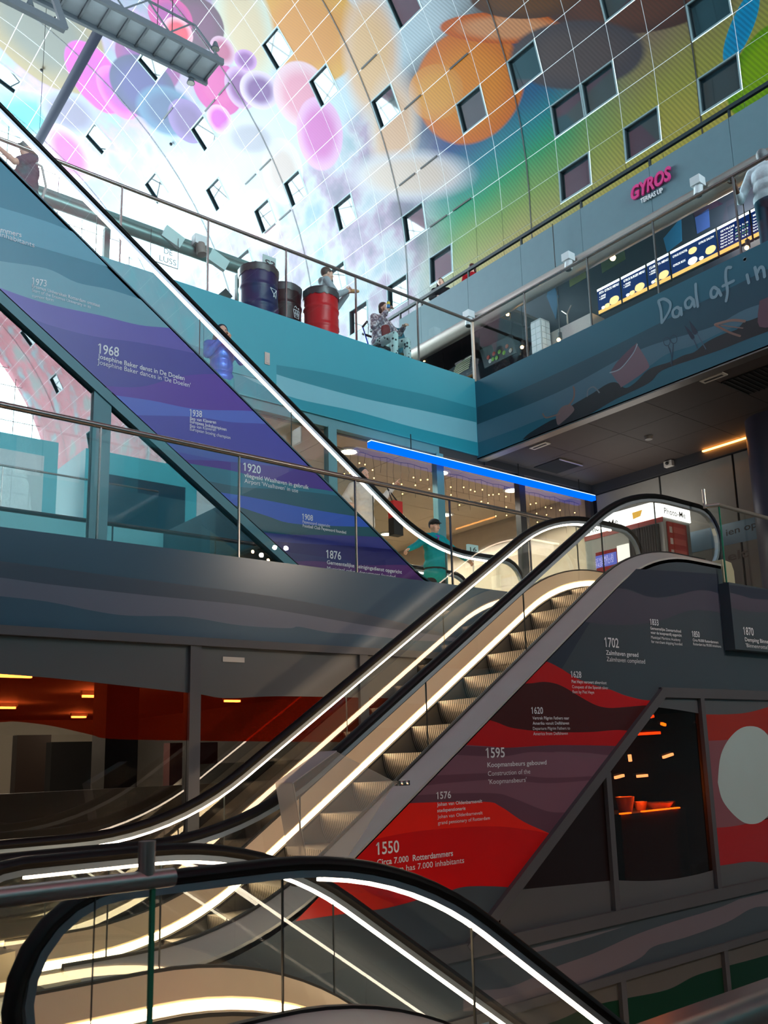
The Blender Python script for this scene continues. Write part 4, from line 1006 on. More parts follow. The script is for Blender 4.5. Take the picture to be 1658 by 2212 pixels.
for k, (x, y) in enumerate(((1165, 962), (1540, 815))):
    p = P(x, y, Z=6.33); r = thing('emergency_light', ['white slot light in the dark ceiling near the corner of the turquoise edge', 'white slot light in the dark ceiling further right'][k], 'lamp', (p.x, p.y, 6.3))
    MB().box((p.x - .07, p.y - .18, 6.315), (p.x + .07, p.y + .18, 6.33)).build('housing', mat('white_plastic', (206, 200, 190), .5), r); MB().box((p.x - .02, p.y - .14, 6.310), (p.x + .02, p.y + .14, 6.316)).build('slot', DARK, r)
p = P(1400, 943, Z=6.33); r = thing('smoke_detector', 'small round smoke detector on the dark ceiling', 'detector', (p.x, p.y, 6.28))
MB().lathe([(.03, -.06), (.06, -.05), (.07, 0)], (p.x, p.y, 6.33), 16).build('body', mat('grey_plastic', (130, 124, 118), .5), r, True)
p = P(1205, 1006, Z=6.33); r = thing('ceiling_hatch', 'square opening with hanging flap in the dark ceiling', 'hatch', (p.x, p.y, 6.3))
MB().box((p.x - .3, p.y - .3, 6.318), (p.x + .3, p.y + .3, 6.329)).build('opening', mat('black_shade', (6, 6, 6), .9), r); MB().bar((p.x - .3, p.y - .3, 6.31), (p.x + .3, p.y - .3, 6.31), .03, .02).build('edge', STEEL, r)  # black plate painted for the shade inside the open hatch
p = P(1650, 815, Z=6.33); r = thing('ceiling_grille', 'black air grille in the dark ceiling', 'vent', (p.x, p.y, 6.3))
MB().box((p.x - .35, p.y - .45, 6.318), (p.x + .35, p.y + .45, 6.329)).build('backing', mat('black_shade', (6, 6, 6), .9), r)  # black stands for the shade behind the slats
for k in range(12): MB().box((p.x - .35, p.y - .45 + k * .08, 6.308), (p.x + .35, p.y - .43 + k * .08, 6.322)).build('slat', DARK, r)
a, b = P(1522, 977, Z=6.30), P(1592, 955, Z=6.30)
r = thing('linear_lamp', 'orange glowing strip lamp where dark ceiling meets back wall', 'lamp', (13.06, (a.y + b.y) / 2, 6.25))
MB().box((13.05, b.y - 1.2, 6.29), (13.09, a.y, 6.31)).build('diffuser', emit('orange_strip_glow', (255, 160, 70), 12), r)
p = P(1447, 1003, X=13.1); r = thing('wall_camera', 'small white device on the joint of the back wall panels', 'camera', (13.1, p.y, p.z))
MB().box((13.02, p.y - .08, p.z - .05), (13.14, p.y + .08, p.z + .05)).build('body', mat('white_plastic', (206, 200, 190), .5), r); MB().ball((13.0, p.y, p.z), .03).build('lens', DARK, r)
# reflected sign painted onto the back wall behind the short balustrade
PWB = dict(X=13.14); pf = [o for o in bw.children][0]
band('printed_band', [(1490, 1150), (1700, 1100)], [(1490, 1195), (1700, 1150)], film((112, 140, 158)), bw, PWB, (-1, 0, 0), 3, ())  # band belongs to the painted reflection
text('ien op n', (1568, 1158), (1656, 1132), 14, mat('dark_grey_reflection', (62, 66, 70), .6), bw, PWB, (-1, 0, 0), .015, 6)
text('elt', (1572, 1212), (1616, 1202), 18, mat('brown_grey_reflection', (112, 98, 92), .6), bw, PWB, (-1, 0, 0), .02, 6)

# ------------------------------------------------------------------ photo booth
bo = thing('photo_booth', 'white and red photo booth with glowing header against the back wall', 'photo booth', (12.4, 8.9, 3.2))
BX, BY, BY2, BZ = 12.0, 8.15, 9.78, 5.33
GREYB = mat('booth_grey', (170, 170, 164), .45); REDB = mat('booth_red', (176, 40, 34), .45)
GLOW = emit('booth_header_glow', (255, 252, 246), 2.2)
MB().box((BX + .02, BY + .02, 3.2), (12.76, BY2, BZ - .02)).build('body', GREYB, bo)
MB().box((BX, BY, 5.05), (12.78, BY2 + .02, BZ)).build('header', GLOW, bo)
MB().box((BX + .01, BY + .02, 4.97), (BX + .03, BY2, 5.05)).build('red_trim', REDB, bo)
MB().box((BX + .005, 8.25, 3.55), (BX + .02, 8.85, 4.95)).build('opening', mat('black_shade', (6, 6, 6), .9), bo)  # black plate in place of the shaded cabin interior
cur = MB()
for k in range(12): cur.tube([(BX + .0, 8.28 + k * .048, 4.95), (BX + .0, 8.28 + k * .048, 4.35)], .028, 8)
cur.build('curtain', mat('dark_curtain', (48, 44, 48), .8), bo)
MB().box((BX + .0, 8.86, 3.5), (BX + .02, 9.10, 4.75)).build('lit_panel', emit('booth_panel_glow', (255, 244, 226), 1.6), bo)
q = [P(1283, 1160, X=BX), P(1327, 1150, X=BX)]; 
MB().box((BX - .0, q[1].y, 3.5), (BX + .02, q[0].y, 4.72)).build('screen', emit('booth_screen_red', (150, 40, 40), .7), bo)
MB().box((BX - .004, q[1].y, 4.45), (BX + .002, q[0].y, 4.66)).build('screen_photos', emit('booth_screen_blue', (110, 120, 220), .9), bo)
INK = mat('black_ink', (12, 12, 12), .6); TW_E = emit('screen_letter_glow', (200, 190, 240), 1.2)
text('DE NUMMER 1 IN', (1286, 1216), (1324, 1203), 8, TW_E, bo, dict(X=BX - .004), (-1, 0, 0), .01, 4)
text("PASFOTO'S!", (1287, 1228), (1325, 1213), 10, TW_E, bo, dict(X=BX - .004), (-1, 0, 0), .01, 4)
text('Photo-Me', (1272, 1153), (1334, 1132), 13, INK, bo, dict(X=BX), (-1, 0, 0), .006, 4)
text('Photo-Me', (1434, 1108), (1480, 1121), 12, INK, bo, dict(Y=BY), TO, .006, 4)
MB().face([P(x, y, X=BX) + Vector((-.005, 0, 0)) for x, y in ((1365, 1108), (1387, 1101), (1383, 1115), (1367, 1122))], (-1, 0, 0)).build('yellow_badge', emit('booth_yellow_glow', (240, 184, 80), .95), bo)
q = [P(x, y, Y=BY) for x, y in ((1439, 1126), (1480, 1137), (1446, 1203))]
MB().box((q[0].x, BY - .012, 3.45), (q[1].x, BY + .01, q[0].z)).build('poster', REDB, bo)
for k in range(5):
    z = q[0].z - .12 - k * .19; MB().box((q[0].x + .04, BY - .018, z - .06), (q[0].x + .11, BY - .011, z + .04)).build('poster_icon', mat('poster_white', (214, 196, 190), .6), bo)
    MB().box((q[0].x + .14, BY - .016, z - .05), (q[1].x - .05, BY - .011, z + .05)).build('poster_line', mat('poster_pale_red', (196, 84, 76), .6), bo)
MB().lathe([(.16, 3.62), (.16, 3.66)], (BX + .25, 8.55, 0), 16).lathe([(.03, 3.2), (.03, 3.62)], (BX + .25, 8.55, 0), 8).build('stool', STEEL, bo)

# ------------------------------------------------------------------ parking garage behind the street level edge
GAR = glass('garage_glass', (0.80, 0.78, 0.75), 1.6)
def redfilm():
    m, nt, out = nodemat('red_translucent_film'); tr = nt.nodes.new('ShaderNodeBsdfTransparent'); tr.inputs[0].default_value = (0.60, 0.085, 0.02, 1)
    df = nt.nodes.new('ShaderNodeBsdfDiffuse'); df.inputs[0].default_value = lin((130, 28, 14)); mx = nt.nodes.new('ShaderNodeMixShader'); mx.inputs[0].default_value = .35
    nt.links.new(tr.outputs[0], mx.inputs[1]); nt.links.new(df.outputs[0], mx.inputs[2]); nt.links.new(mx.outputs[0], out.inputs[0]); return m
RFILM = redfilm()
gm = [-1.83, -0.06, 1.70, 3.47, 5.23, 7.0]
gm = [-3.6, 0.0, 3.47, 5.23, 7.0]
gre = [(-100, 1450), (0, 1456), (127, 1466), (239, 1478), (419, 1498), (485, 1508), (600, 1504), (780, 1507), (900, 1510)]
redb = [(-100, 1562), (0, 1560), (37, 1559), (111, 1568), (196, 1587), (239, 1596), (419, 1600), (600, 1602), (900, 1604)]
for i in range(4):
    a, b = gm[i] + .05, gm[i + 1] - .05
    w = struct(MB().box((a, 7.12, 0), (b, 7.132, 2.40)).build('window_%d' % (61 + i), GAR))
    MB().box((gm[i + 1] - .05, 7.08, 0), (gm[i + 1] + .05, 7.2, 2.42)).build('mullion', FRAME_GREY, w)
    pl = [((a, 0, 0), (1, 0, 0)), ((b, 0, 0), (-1, 0, 0)), ((0, 0, 2.40), (0, 0, -1))]
    band('window_film', [(-100, 1330), (900, 1400)], gre, film((84, 84, 86)), w, dict(Y=7.118), TO, 2, pl)
    band('window_film', gre, redb, RFILM, w, dict(Y=7.118), TO, 2, pl)
struct(MB().box((-6, 7.3, -.1), (8.2, 24, 0.0)).build('floor_garage', mat('garage_floor', (74, 66, 60), .4)))
struct(MB().box((-6, 7.3, 2.46), (8.2, 24, 2.55)).build('ceiling_garage', mat('garage_concrete', (112, 110, 106), .8)))
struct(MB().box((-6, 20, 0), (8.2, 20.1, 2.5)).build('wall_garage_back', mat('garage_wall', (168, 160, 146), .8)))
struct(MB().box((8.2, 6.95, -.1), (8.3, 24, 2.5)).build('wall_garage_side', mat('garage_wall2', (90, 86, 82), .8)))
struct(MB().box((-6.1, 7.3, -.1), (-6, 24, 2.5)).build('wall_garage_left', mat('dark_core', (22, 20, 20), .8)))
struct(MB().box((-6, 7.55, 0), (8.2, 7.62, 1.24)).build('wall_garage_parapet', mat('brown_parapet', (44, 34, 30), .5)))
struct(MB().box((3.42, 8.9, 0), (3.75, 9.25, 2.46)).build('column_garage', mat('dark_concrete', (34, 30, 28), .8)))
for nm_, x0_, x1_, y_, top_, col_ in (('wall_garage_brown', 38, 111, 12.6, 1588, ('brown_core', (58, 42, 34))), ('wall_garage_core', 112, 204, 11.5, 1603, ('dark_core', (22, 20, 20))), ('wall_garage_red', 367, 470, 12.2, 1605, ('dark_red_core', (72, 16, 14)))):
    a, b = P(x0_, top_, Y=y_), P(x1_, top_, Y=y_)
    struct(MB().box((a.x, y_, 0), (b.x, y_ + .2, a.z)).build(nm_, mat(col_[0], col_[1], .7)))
TUBE = emit('garage_tube_glow', (255, 226, 190), 45)
for k, (x, y, L_) in enumerate(((2.6, 10.0, .9), (-.5, 12, .9), (4.6, 12.5, .3), (5.6, 14, .3), (4.2, 15, .3), (7, 13, .3), (1.5, 16, .3), (6.2, 17.5, .3))):
    r = thing('ceiling_lamp', ['long tube lamp glowing orange through the red film at the frame edge', 'tube lamp behind the far left garage pane', 'small garage lamp right of the dark column', 'small garage lamp above the dark car roof', 'small garage lamp deep behind the column',
                               'small garage lamp by the dark red wall', 'small garage lamp behind the black core', 'deepest small garage lamp'][k], 'lamp', (x, y, 2.4), 'lamps in the parking garage')
    MB().box((x - L_ / 2, y - .04, 2.40), (x + L_ / 2, y + .04, 2.46)).build('housing', mat('white_plastic', (206, 200, 190), .5), r); MB().box((x - L_ / 2 + .02, y - .03, 2.37), (x + L_ / 2 - .02, y + .03, 2.40)).build('diffuser', TUBE, r)
    if k in (0, 2, 4, 6, 7):
        l = bpy.data.lights.new('garage_lamp_light', 'POINT'); l.energy = 45; l.color = (1, .88, .72); l.shadow_soft_size = .12; lo = bpy.data.objects.new('garage_lamp_light', l); COL.objects.link(lo); lo.location = (x, y, 2.28)
def car(label, x, y, rz, rgb, loc_z=0.0):
    r = thing('car', label, 'car', (x, y, loc_z), None); R_ = Matrix.Rotation(rz, 3, 'Z'); o = Vector((x, y, loc_z)); tr = lambda mb: (setattr(mb, 'v', [o + R_ @ v for v in mb.v]), mb)[1]
    pr = [(-2.1, .35), (-2.15, .7), (-1.9, .9), (-1.1, .98), (-.45, 1.42), (.7, 1.45), (1.35, 1.05), (2.05, .92), (2.15, .6), (2.1, .3)]
    tr(MB().prism([(a, -.82, b) for a, b in pr], (0, 1.64, 0))).build('body', mat('car_paint_%d' % rgb[0], rgb, .25, 0, .02, 3, .6, .6), r)
    gl = [(-.95, 1.0), (-.42, 1.38), (.65, 1.40), (1.18, 1.06)]
    tr(MB().prism([(a, -.835, b) for a, b in gl], (0, 1.67, 0))).build('side_glass', mat('car_glass', (16, 18, 20), .08), r)
    for a in (-1.35, 1.35):
        for b in (-.82, .66): tr(MB().tube([(a, b, .32), (a, b + .16, .32)], .32, 18)).build('wheel', RUBBER, r, True)
    for b in (-.6, .6): tr(MB().ball((-2.1, b, .68), (.08, .16, .08))).build('headlight', mat('lamp_lens', (200, 200, 190), .1), r); tr(MB().box((2.08, b - .18, .72), (2.15, b + .18, .84))).build('tail_light', mat('tail_red', (150, 12, 10), .2), r)
    return r
car('dark car parked in the garage behind the glass right of the column', 6.0, 10.3, 0.05, (26, 24, 26)); car('brown black car parked behind the left garage pane', 1.0, 9.0, 0.0, (46, 36, 30)); car('dark blue car deep in the garage at the far left', -2.4, 12.5, 0.4, (24, 32, 54))
rp_ = thing('pay_post', 'bright red panel standing deep in the garage left of the column', 'post', (3.9, 16, 0)); pa_, pb_ = P(211, 1637, Y=16), P(222, 1637, Y=16); MB().box((pa_.x, 16, 0), (pb_.x, 16.1, pa_.z)).build('panel', mat('signal_red', (206, 24, 34), .5), rp_)
# small label sticker and the air grille on the grey film
p = P(504, 1425, Y=7.115); st = thing('sticker_plate', 'white oblong label stuck on the grey window film', 'sticker', (p.x, 7.11, p.z)); MB().box((p.x - .105, 7.108, p.z - .022), (p.x + .105, 7.114, p.z + .022)).build('plate', mat('white_plastic', (206, 200, 190), .5), st)

# room behind the right hand windows: garage level with cars and orange counter light
struct(MB().prism([(x, 7.0, z) for x, z in ((6.4, -.1), (13, -.1), (13, 2.85), (9.2, 2.85), (6.4, 1.2))], (0, .06, 0)).build('wall_timeline_room', mat('dark_room_wall', (40, 34, 30), .8)))
struct(MB().box((5.0, YW + .08, -.12), (13, 7.0, -.06)).build('floor_timeline_room', mat('dark_room_floor', (46, 38, 32), .5)))
struct(MB().box((7.4, YW + .08, 2.0), (13, 7.0, 2.06)).build('ceiling_timeline_room', mat('dark_room_wall', (40, 34, 30), .8)))
AMB = emit('amber_light', (255, 130, 24), 9); RDL = emit('red_orange_light', (255, 70, 16), 8); WHL = emit('pale_light', (255, 226, 180), 5)
cnt = thing('counter_display', 'low counter with glowing amber glass pieces behind the tinted window', 'counter', (7.4, 5.9, 0))
c0, c1 = P(1335, 1762, Y=5.75), P(1462, 1745, Y=5.75)
MB().box((c0.x, 5.72, -.06), (c1.x + .1, 6.2, c0.z + .01)).build('counter', mat('counter_wood', (84, 50, 26), .4), cnt)
for x, w_ in ((1338, 20), (1385, 58), (1448, 16)):
    a, b = P(x, 1757, Y=5.73), P(x + w_, 1755, Y=5.73); MB().box((a.x, 5.70, c0.z + .012), (b.x, 5.74, c0.z + .024)).build('light_bar', AMB, cnt)
for x, y, w_, h_ in ((1345, 1735, 26, 34), (1382, 1733, 18, 20), (1410, 1742, 40, 14), (1452, 1742, 12, 14)):
    a, b = P(x, y, Y=5.85), P(x + w_, y, Y=5.85); hh = h_ * .0044
    MB().lathe([((b.x - a.x) / 2 * .7, 0), ((b.x - a.x) / 2, hh), ((b.x - a.x) / 2 * .94, hh), ((b.x - a.x) / 2 * .6, .01)], ((a.x + b.x) / 2, 5.9, c0.z + .012), 14).build('glass_vessel', mat('amber_glass', (255, 150, 50), .2), cnt, True)
l = bpy.data.lights.new('counter_lamp', 'POINT'); l.energy = 9; l.color = (1, .5, .12); l.shadow_soft_size = .05; lo = bpy.data.objects.new('counter_lamp', l); COL.objects.link(lo); lo.location = (c0.x + .4, 5.8, c0.z + .25)
for k, (x0, y0, x1, y1, m_) in enumerate(((1370, 1586, 1424, 1583, RDL), (1398, 1550, 1410, 1547, RDL), (1428, 1563, 1436, 1566, AMB), (1506, 1563, 1512, 1563, RDL), (1432, 1636, 1452, 1629, WHL), (1359, 1630, 1361, 1645, WHL), (1328, 1680, 1346, 1675, WHL), (1376, 1677, 1397, 1675, WHL), (1594, 1536, 1636, 1533, RDL), (1600, 1628, 1642, 1622, WHL))):
    a, b = P(x0, y0, Y=6.6 if k < 8 else YW + .05), P(x1, y1, Y=6.6 if k < 8 else YW + .05)
    if k >= 8: continue
    r = thing('wall_lamp', ['long red orange lamp high behind the tinted window', 'short red lamp by the slanted frame', 'small amber twin lamp behind the tinted window', 'tiny red lamp beside the right mullion', 'slanting pale lamp in the middle of the tinted window', 'upright pale lamp behind the tinted window', 'low pale lamp by the left mullion', 'thin pale lamp low in the tinted window'][k], 'lamp', a, 'lamps behind the tinted window')
    MB().bar(a, b, .03, .03).build('tube', m_, r); MB().bar(a + Vector((0, .04, .02)), b + Vector((0, .04, .02)), .04, .03).build('bracket', DARK, r)

# ------------------------------------------------------------------ market stall on the upper level
XS = 12.8
PAR = mat('grey_stall_panel', (102, 134, 144), .55)
stall = thing('market_stall', 'grey market stall with roof terrace and glowing blue menu screens', 'stall', (13.5, 7, 7.66))
yfar = P(862, 720, X=XS).y
ys = [-3 + 1.62 * k for k in range(int((yfar + 3) / 1.62) + 1)] + [yfar]
for a, b in zip(ys, ys[1:]):
    MB().box((XS, a + .004, 10.70), (XS + .12, b - .004, 11.78)).build('parapet_panel', PAR, stall)
MB().box((XS + .12, -3, 11.70), (15, 12.6, 11.74)).box((XS + .12, 12.6, 10.70), (15, yfar, 10.74)).build('soffit', mat('black_stall_ceiling', (26, 26, 28), .6), stall)
MB().box((XS + .12, 12.6, 10.98), (23.6, yfar, 11.05)).build('terrace_floor', mat('terrace_floor', (120, 110, 100), .7), stall)
MB().tube([(XS - .22, -3, 10.49), (XS - .22, yfar + .3, 10.49)], .17, 18).build('air_duct', STEEL, stall, True)
MB().box((XS - .08, -3, 10.58), (XS + .06, yfar, 10.70)).build('beam', mat('dark_frame', (52, 52, 54), 0.5), stall)
zr = P(1258, 430, X=XS + .05).z
MB().bar((XS + .05, -3, zr), (XS + .05, yfar + 1.2, zr), .06, .07).build('terrace_rail', mat('dark_green_rail', (34, 50, 54), .4), stall)
for y in ys: MB().box((XS + .03, y - .02, 11.78), (XS + .07, y + .02, zr)).build('rail_post', mat('dark_green_rail', (34, 50, 54), .4), stall)
NAVY = mat('navy_wall', (34, 46, 66), .6)
MB().box((14.4, -3, 7.66), (14.5, yfar, 11.70)).build('back_wall', NAVY, stall)
MB().box((13.0, yfar - .1, 7.66), (14.4, yfar, 10.66)).build('side_wall', NAVY, stall)
def stallprint(pts, rgb, X=14.385): MB().prism([P(x, y, X=X) for x, y in pts], (.008, 0, 0)).build('wall_print', mat('stall_print_%d_%d' % (rgb[0], rgb[2]), rgb, .6), stall)
stallprint([(1432, 515), (1470, 470), (1472, 520), (1440, 545)], (30, 130, 196)); stallprint([(1500, 470), (1530, 450), (1532, 490), (1505, 505)], (56, 90, 176)); stallprint([(1190, 600), (1205, 640), (1200, 690), (1180, 640)], (30, 120, 170))
stallprint([(1225, 560), (1260, 540), (1265, 600), (1230, 620)], (140, 152, 44)); stallprint([(1290, 520), (1340, 490), (1350, 560), (1300, 590)], (90, 120, 60)); stallprint([(1040, 720), (1075, 690), (1082, 700), (1050, 730)], (150, 150, 50)); stallprint([(1490, 440), (1520, 420), (1560, 440), (1500, 470)], (50, 30, 60))
# menu screens
X_M = 13.4
mx_ = [1289, 1341, 1397, 1447.5, 1549, 1622, 1660]
def mtop(x): return 626 + (x - 1289) * (460 - 626) / (1622 - 1289)
def mbot(x): return 677 + (x - 1297) * (499 - 677) / (1644 - 1297)
SCR = emit('menu_navy_glow', (12, 34, 84), 1.3); SCRH = emit('menu_white_glow', (236, 240, 250), 1.9); SCRT = emit('menu_letter_glow', (250, 250, 250), 1.8); SCRO = emit('menu_wood_glow', (232, 176, 96), 1.5)
FOOD = emit('menu_food_glow', (246, 206, 140), 1.5); FOOD2 = emit('menu_green_glow', (120, 190, 110), 1.0)
zt_, zb_ = P(1289, 626, X=X_M).z, P(1297, 677, X=X_M).z
ymenu = lambda x: P(x, (mtop(x) + mbot(x)) / 2, X=X_M).y
ws = [('PITA GYROS MENU', 1), ('GYROS BURGER MENU', 1), ('CLUB PITA MENU', 1), ('GYROS SCHOTEL', 2), ('GYROS', 3), ('MENU', 3)]
for k in range(6):
    a, b = mx_[k] + 1, mx_[k + 1] - 1; ya, yb = ymenu(a), ymenu(b); lo_, hi_ = min(ya, yb), max(ya, yb)
    r = thing('menu_screen', ['glowing menu screen with pita at the left end of the row', 'glowing menu screen with burger, second from the left', 'glowing menu screen with club pita, third from the left', 'wide glowing menu screen with plate and box dishes', 'glowing menu screen of price lists', 'glowing menu screen partly behind the man in white shirt'][k], 'screen', (X_M, (ya + yb) / 2, zb_), 'menu screens in the stall')
    MB().box((X_M, lo_, zb_ - .02), (X_M + .05, hi_, zt_ + .02)).build('casing', DARK, r)
    MB().box((X_M - .004, lo_ + .01, zb_ + .07), (X_M, hi_ - .01, zt_ - .05)).build('picture', SCR, r)
    MB().box((X_M - .004, lo_ + .01, zt_ - .05), (X_M, hi_ - .01, zt_)).build('header', SCRH, r)
    MB().box((X_M - .004, lo_ + .01, zb_), (X_M, hi_ - .01, zb_ + .07)).build('wood_strip', SCRO, r)
    s, n = ws[k]; wd = b - a; sl = (460 - 626) / (1622 - 1289)
    tx = lambda s_, fx0, fx1, fy, cap, m_=SCRT: text(s_, (a + wd * fx0, mtop(a + wd * fx0) + fy), (a + wd * fx1, mtop(a + wd * fx1) + fy), cap, m_, r, dict(X=X_M - .005), (-1, 0, 0), .015, 2)
    def food(cx, cyy, rr, m_=FOOD):
        c = P(cx, cyy, X=X_M - .006); c2 = P(cx, cyy - rr, X=X_M - .006); q = abs(c2.z - c.z)
        MB().ball(c, (.006, q * 1.15, q * .8), 14, 8).ball(c + Vector((-.003, q * .3, q * .35)), (.006, q * .7, q * .4), 10, 6).build('food_picture', m_, r)
    if n == 1:
        tx(s, .08, .92, 13, 5); tx('+ FRIES', .08, .36, 21, 3.5); tx('+ DRINK', .08, .36, 26, 3.5); food(a + wd * .72, mbot(a + wd * .72) - 14, 11); food(a + wd * .42, mbot(a + wd * .42) - 10, 6); food(a + wd * .25, mbot(a + wd * .25) - 10, 4, SCRT)
    elif n == 2:
        tx('GYROS SCHOTEL', .04, .36, 13, 4.5); tx('GYROS BOX', .05, .32, 33, 4.5); tx('GYROS SALON', .6, .93, 12, 4.5); food(a + wd * .47, mtop(a + wd * .47) + 18, 9); food(a + wd * .47, mbot(a + wd * .47) - 12, 10, SCRT); food(a + wd * .86, mbot(a + wd * .86) - 16, 11); food(a + wd * .66, mbot(a + wd * .66) - 8, 5, SCRT)
    else:
        tx(s, .08, .5, 10, 4)
        for q in range(5): tx('Gyros 6,50', .08, .46, 17 + q * 6.5, 3); tx('Pita 5,95', .54, .92, 17 + q * 6.5, 3, FOOD2 if q % 2 else SCRT)
# counter, tile wall, fridge, extractor panel
TILE = mat('white_wall_tile', (214, 220, 220), .25)
tw = thing('tile_wall', 'short wall of white tiles at the left of the fridge', 'wall', (12.6, P(1142, 700, X=12.6).y, 7.66)); y1 = P(1142, 660, X=12.6).y; y0 = P(1163, 660, X=12.6).y
MB().box((12.62, y0, 7.66), (12.88, y1, 9.86)).build('core', mat('grout_grey', (170, 176, 178), .7), tw)
for a in range(17):
    for b in range(2): 
        wy_ = (y1 - y0) / 2; oy = (wy_ / 2 if a % 2 else 0); ya_ = y0 + b * wy_ + .004; MB().box((12.605, ya_, 7.68 + a * .126), (12.622, ya_ + wy_ - .008, 7.68 + a * .126 + .118)).build('tile', TILE, tw)
    for b in range(2): MB().box((12.63 + b * .125, y0 - .015, 7.68 + a * .126), (12.63 + b * .125 + .118, y0, 7.68 + a * .126 + .118)).build('tile', TILE, tw)
hd = thing('extractor_panel', 'brushed steel extractor panel right of the tile wall', 'panel', (12.9, P(1240, 690, X=12.9).y, 8.6)); qa, qb = P(1180, 720, X=12.9), P(1275, 660, X=12.9)
MB().box((12.9, qb.y, 8.95), (13.3, qa.y, 9.62)).build('panel', STEEL, hd); MB().tube([(12.88, (qa.y + qb.y) / 2, 9.62), (12.88, (qa.y + qb.y) / 2, 9.82), (12.88, (qa.y + qb.y) / 2 - .12, 9.96)], .015, 8).tube([(12.88, (qa.y + qb.y) / 2, 9.82), (12.88, (qa.y + qb.y) / 2 + .12, 9.94)], .015, 8).build('pipe', STEEL, hd)
fg = thing('drinks_fridge', 'dark drinks fridge with pink lit glass in front of the stall', 'fridge', (12.4, P(1210, 740, X=12.4).y, 7.66)); qa, qb = P(1166, 760, X=12.4), P(1262, 712, X=12.4)
MB().box((12.4, qb.y, 7.66), (12.6, qa.y, 8.95)).build('body', mat('fridge_dark', (44, 52, 74), .4), fg)
for k in range(2):
    ya_ = qb.y + .04 + k * (qa.y - qb.y) / 2; yb_ = ya_ + (qa.y - qb.y) / 2 - .08; MB().box((12.388, ya_, 8.1), (12.4, yb_, 8.85)).build('glass_door', emit('fridge_pink_glow', (210, 150, 190), .75), fg)
    MB().box((12.375, ya_ - .02, 8.1), (12.392, ya_, 8.85)).build('door_handle', STEEL, fg)
ct = thing('stall_counter', 'long dark stall counter below the menu screens', 'counter', (12.95, 6.5, 7.66)); MB().box((12.9, 2, 7.66), (13.5, 9.6, 8.65)).build('body', mat('counter_dark', (38, 36, 38), .6), ct); MB().box((12.86, 2, 8.65), (13.54, 9.6, 8.70)).build('top', STEEL, ct)
# hanging menu boards at the far end of the stall
BOARD = mat('chalk_board', (40, 62, 70), .6)
for k, (quad, lab) in enumerate((([(1036, 756), (1104, 722), (1114, 762), (1046, 796)], 'dark hanging board with pictures of green and red food'), ([(958, 806), (1020, 768), (1026, 806), (966, 830)], 'dark hanging menu board with a pale price list'))):
    pp = [P(x, y, X=13.3) for x, y in quad]; r = thing('menu_board', lab, 'board', pp[2])
    MB().prism(pp, (.03, 0, 0)).build('panel', BOARD, r)
    for q in (pp[0], pp[1]): MB().tube([q, (q.x, q.y, 10.70 if q.y > 12.6 else 11.70)], .006, 5).build('hanger', DARK, r)
    if k == 0:
        for x, y, c in ((1054, 772, (176, 60, 50)), (1066, 764, (176, 60, 50)), (1078, 760, (120, 190, 80)), (1088, 762, (120, 190, 80)), (1072, 773, (110, 180, 76)), (1094, 748, (170, 90, 60)), (1102, 757, (210, 216, 210)), (1058, 780, (210, 216, 210)), (1064, 776, (110, 180, 76))):
            c_ = P(x, y, X=13.29); MB().ball(c_, (.008, .05, .05), 10, 6).build('food_picture', mat('food_%d_%d' % (c[0], c[1]), c, .6), r)
    else:
        for q in range(6):
            a, b = P(974 + q * 2, 816 - q * 5, X=13.29), P(1012 + q * 1, 794 - q * 5, X=13.29); MB().bar(a, b, .012, .03).build('price_line', mat('chalk_pale', (200, 206, 170), .6), r)
# stall lamps
SPOT = emit('spot_glow', (255, 196, 120), 30)
for k, (x, y) in enumerate(((1323, 557), (1096, 679), (1049, 705), (998, 732), (916, 778), (1206, 734), (1127, 750), (1612, 535))):
    p = P(x, y, X=13.25 if k != 5 else 12.6)
    r = thing('spot_lamp', ['bright star like spotlight above the first menu screens', 'small spotlight high right of the balcony corner', 'small spotlight just right of the balcony corner', 'small spotlight above the price list board', 'spotlight at the far left end of the stall', 'pear shaped bulb in front of the pink fridge', 'faint small bulb left of the tile wall', 'spotlight under the menu row beside the man in white shirt'][k], 'lamp', p, 'spotlights in the market stall')
    q = .055 if k == 0 else .035
    MB().ball(p, q, 12, 8).build('bulb', SPOT, r); MB().tube([p + Vector((.05, 0, .03)), (p.x + .05, p.y, p.z + .16)], .04, 10).build('shade', DARK, r, True); MB().tube([(p.x + .05, p.y, p.z + .14), (p.x + .05, p.y, 10.70 if p.y > 12.6 else 11.70)], .01, 6).build('stem', DARK, r)
l = bpy.data.lights.new('stall_fill_light', 'POINT'); l.energy = 90; l.color = (1, .86, .72); l.shadow_soft_size = .3; lo = bpy.data.objects.new('stall_fill_light', l); COL.objects.link(lo); lo.location = (13.9, 7.5, 10.9)  # fill light without a fixture, added to brighten the stall interior
# projectors fixed below the parapet
for k, (x, y) in enumerate(((1013, 690), (1228, 567), (1508, 405))):
    p = P(x, y, X=12.3); r = thing('projector_lamp', ['white projector lamp at the balcony corner', 'white projector lamp over the second balcony pane', 'white projector lamp right of the pink sign'][k], 'lamp', p, 'white projector lamps along the duct')
    MB().box((p.x - .10, p.y - .09, p.z + .02), (p.x + .08, p.y + .09, p.z + .17)).build('housing', mat('white_metal', (214, 222, 224), .4), r); MB().tube([(p.x, p.y, p.z + .02), (p.x - .03, p.y, p.z - .16)], .075, 14).build('barrel', mat('white_metal', (214, 222, 224), .4), r, True); MB().lathe([(.06, 0), (.06, .006)], (p.x - .03, p.y, p.z - .17), 14).build('lens', DARK, r)
    MB().bar((p.x + .04, p.y, p.z + .12), (XS, p.y, p.z + .12), .03, .03).build('arm', STEEL, r)
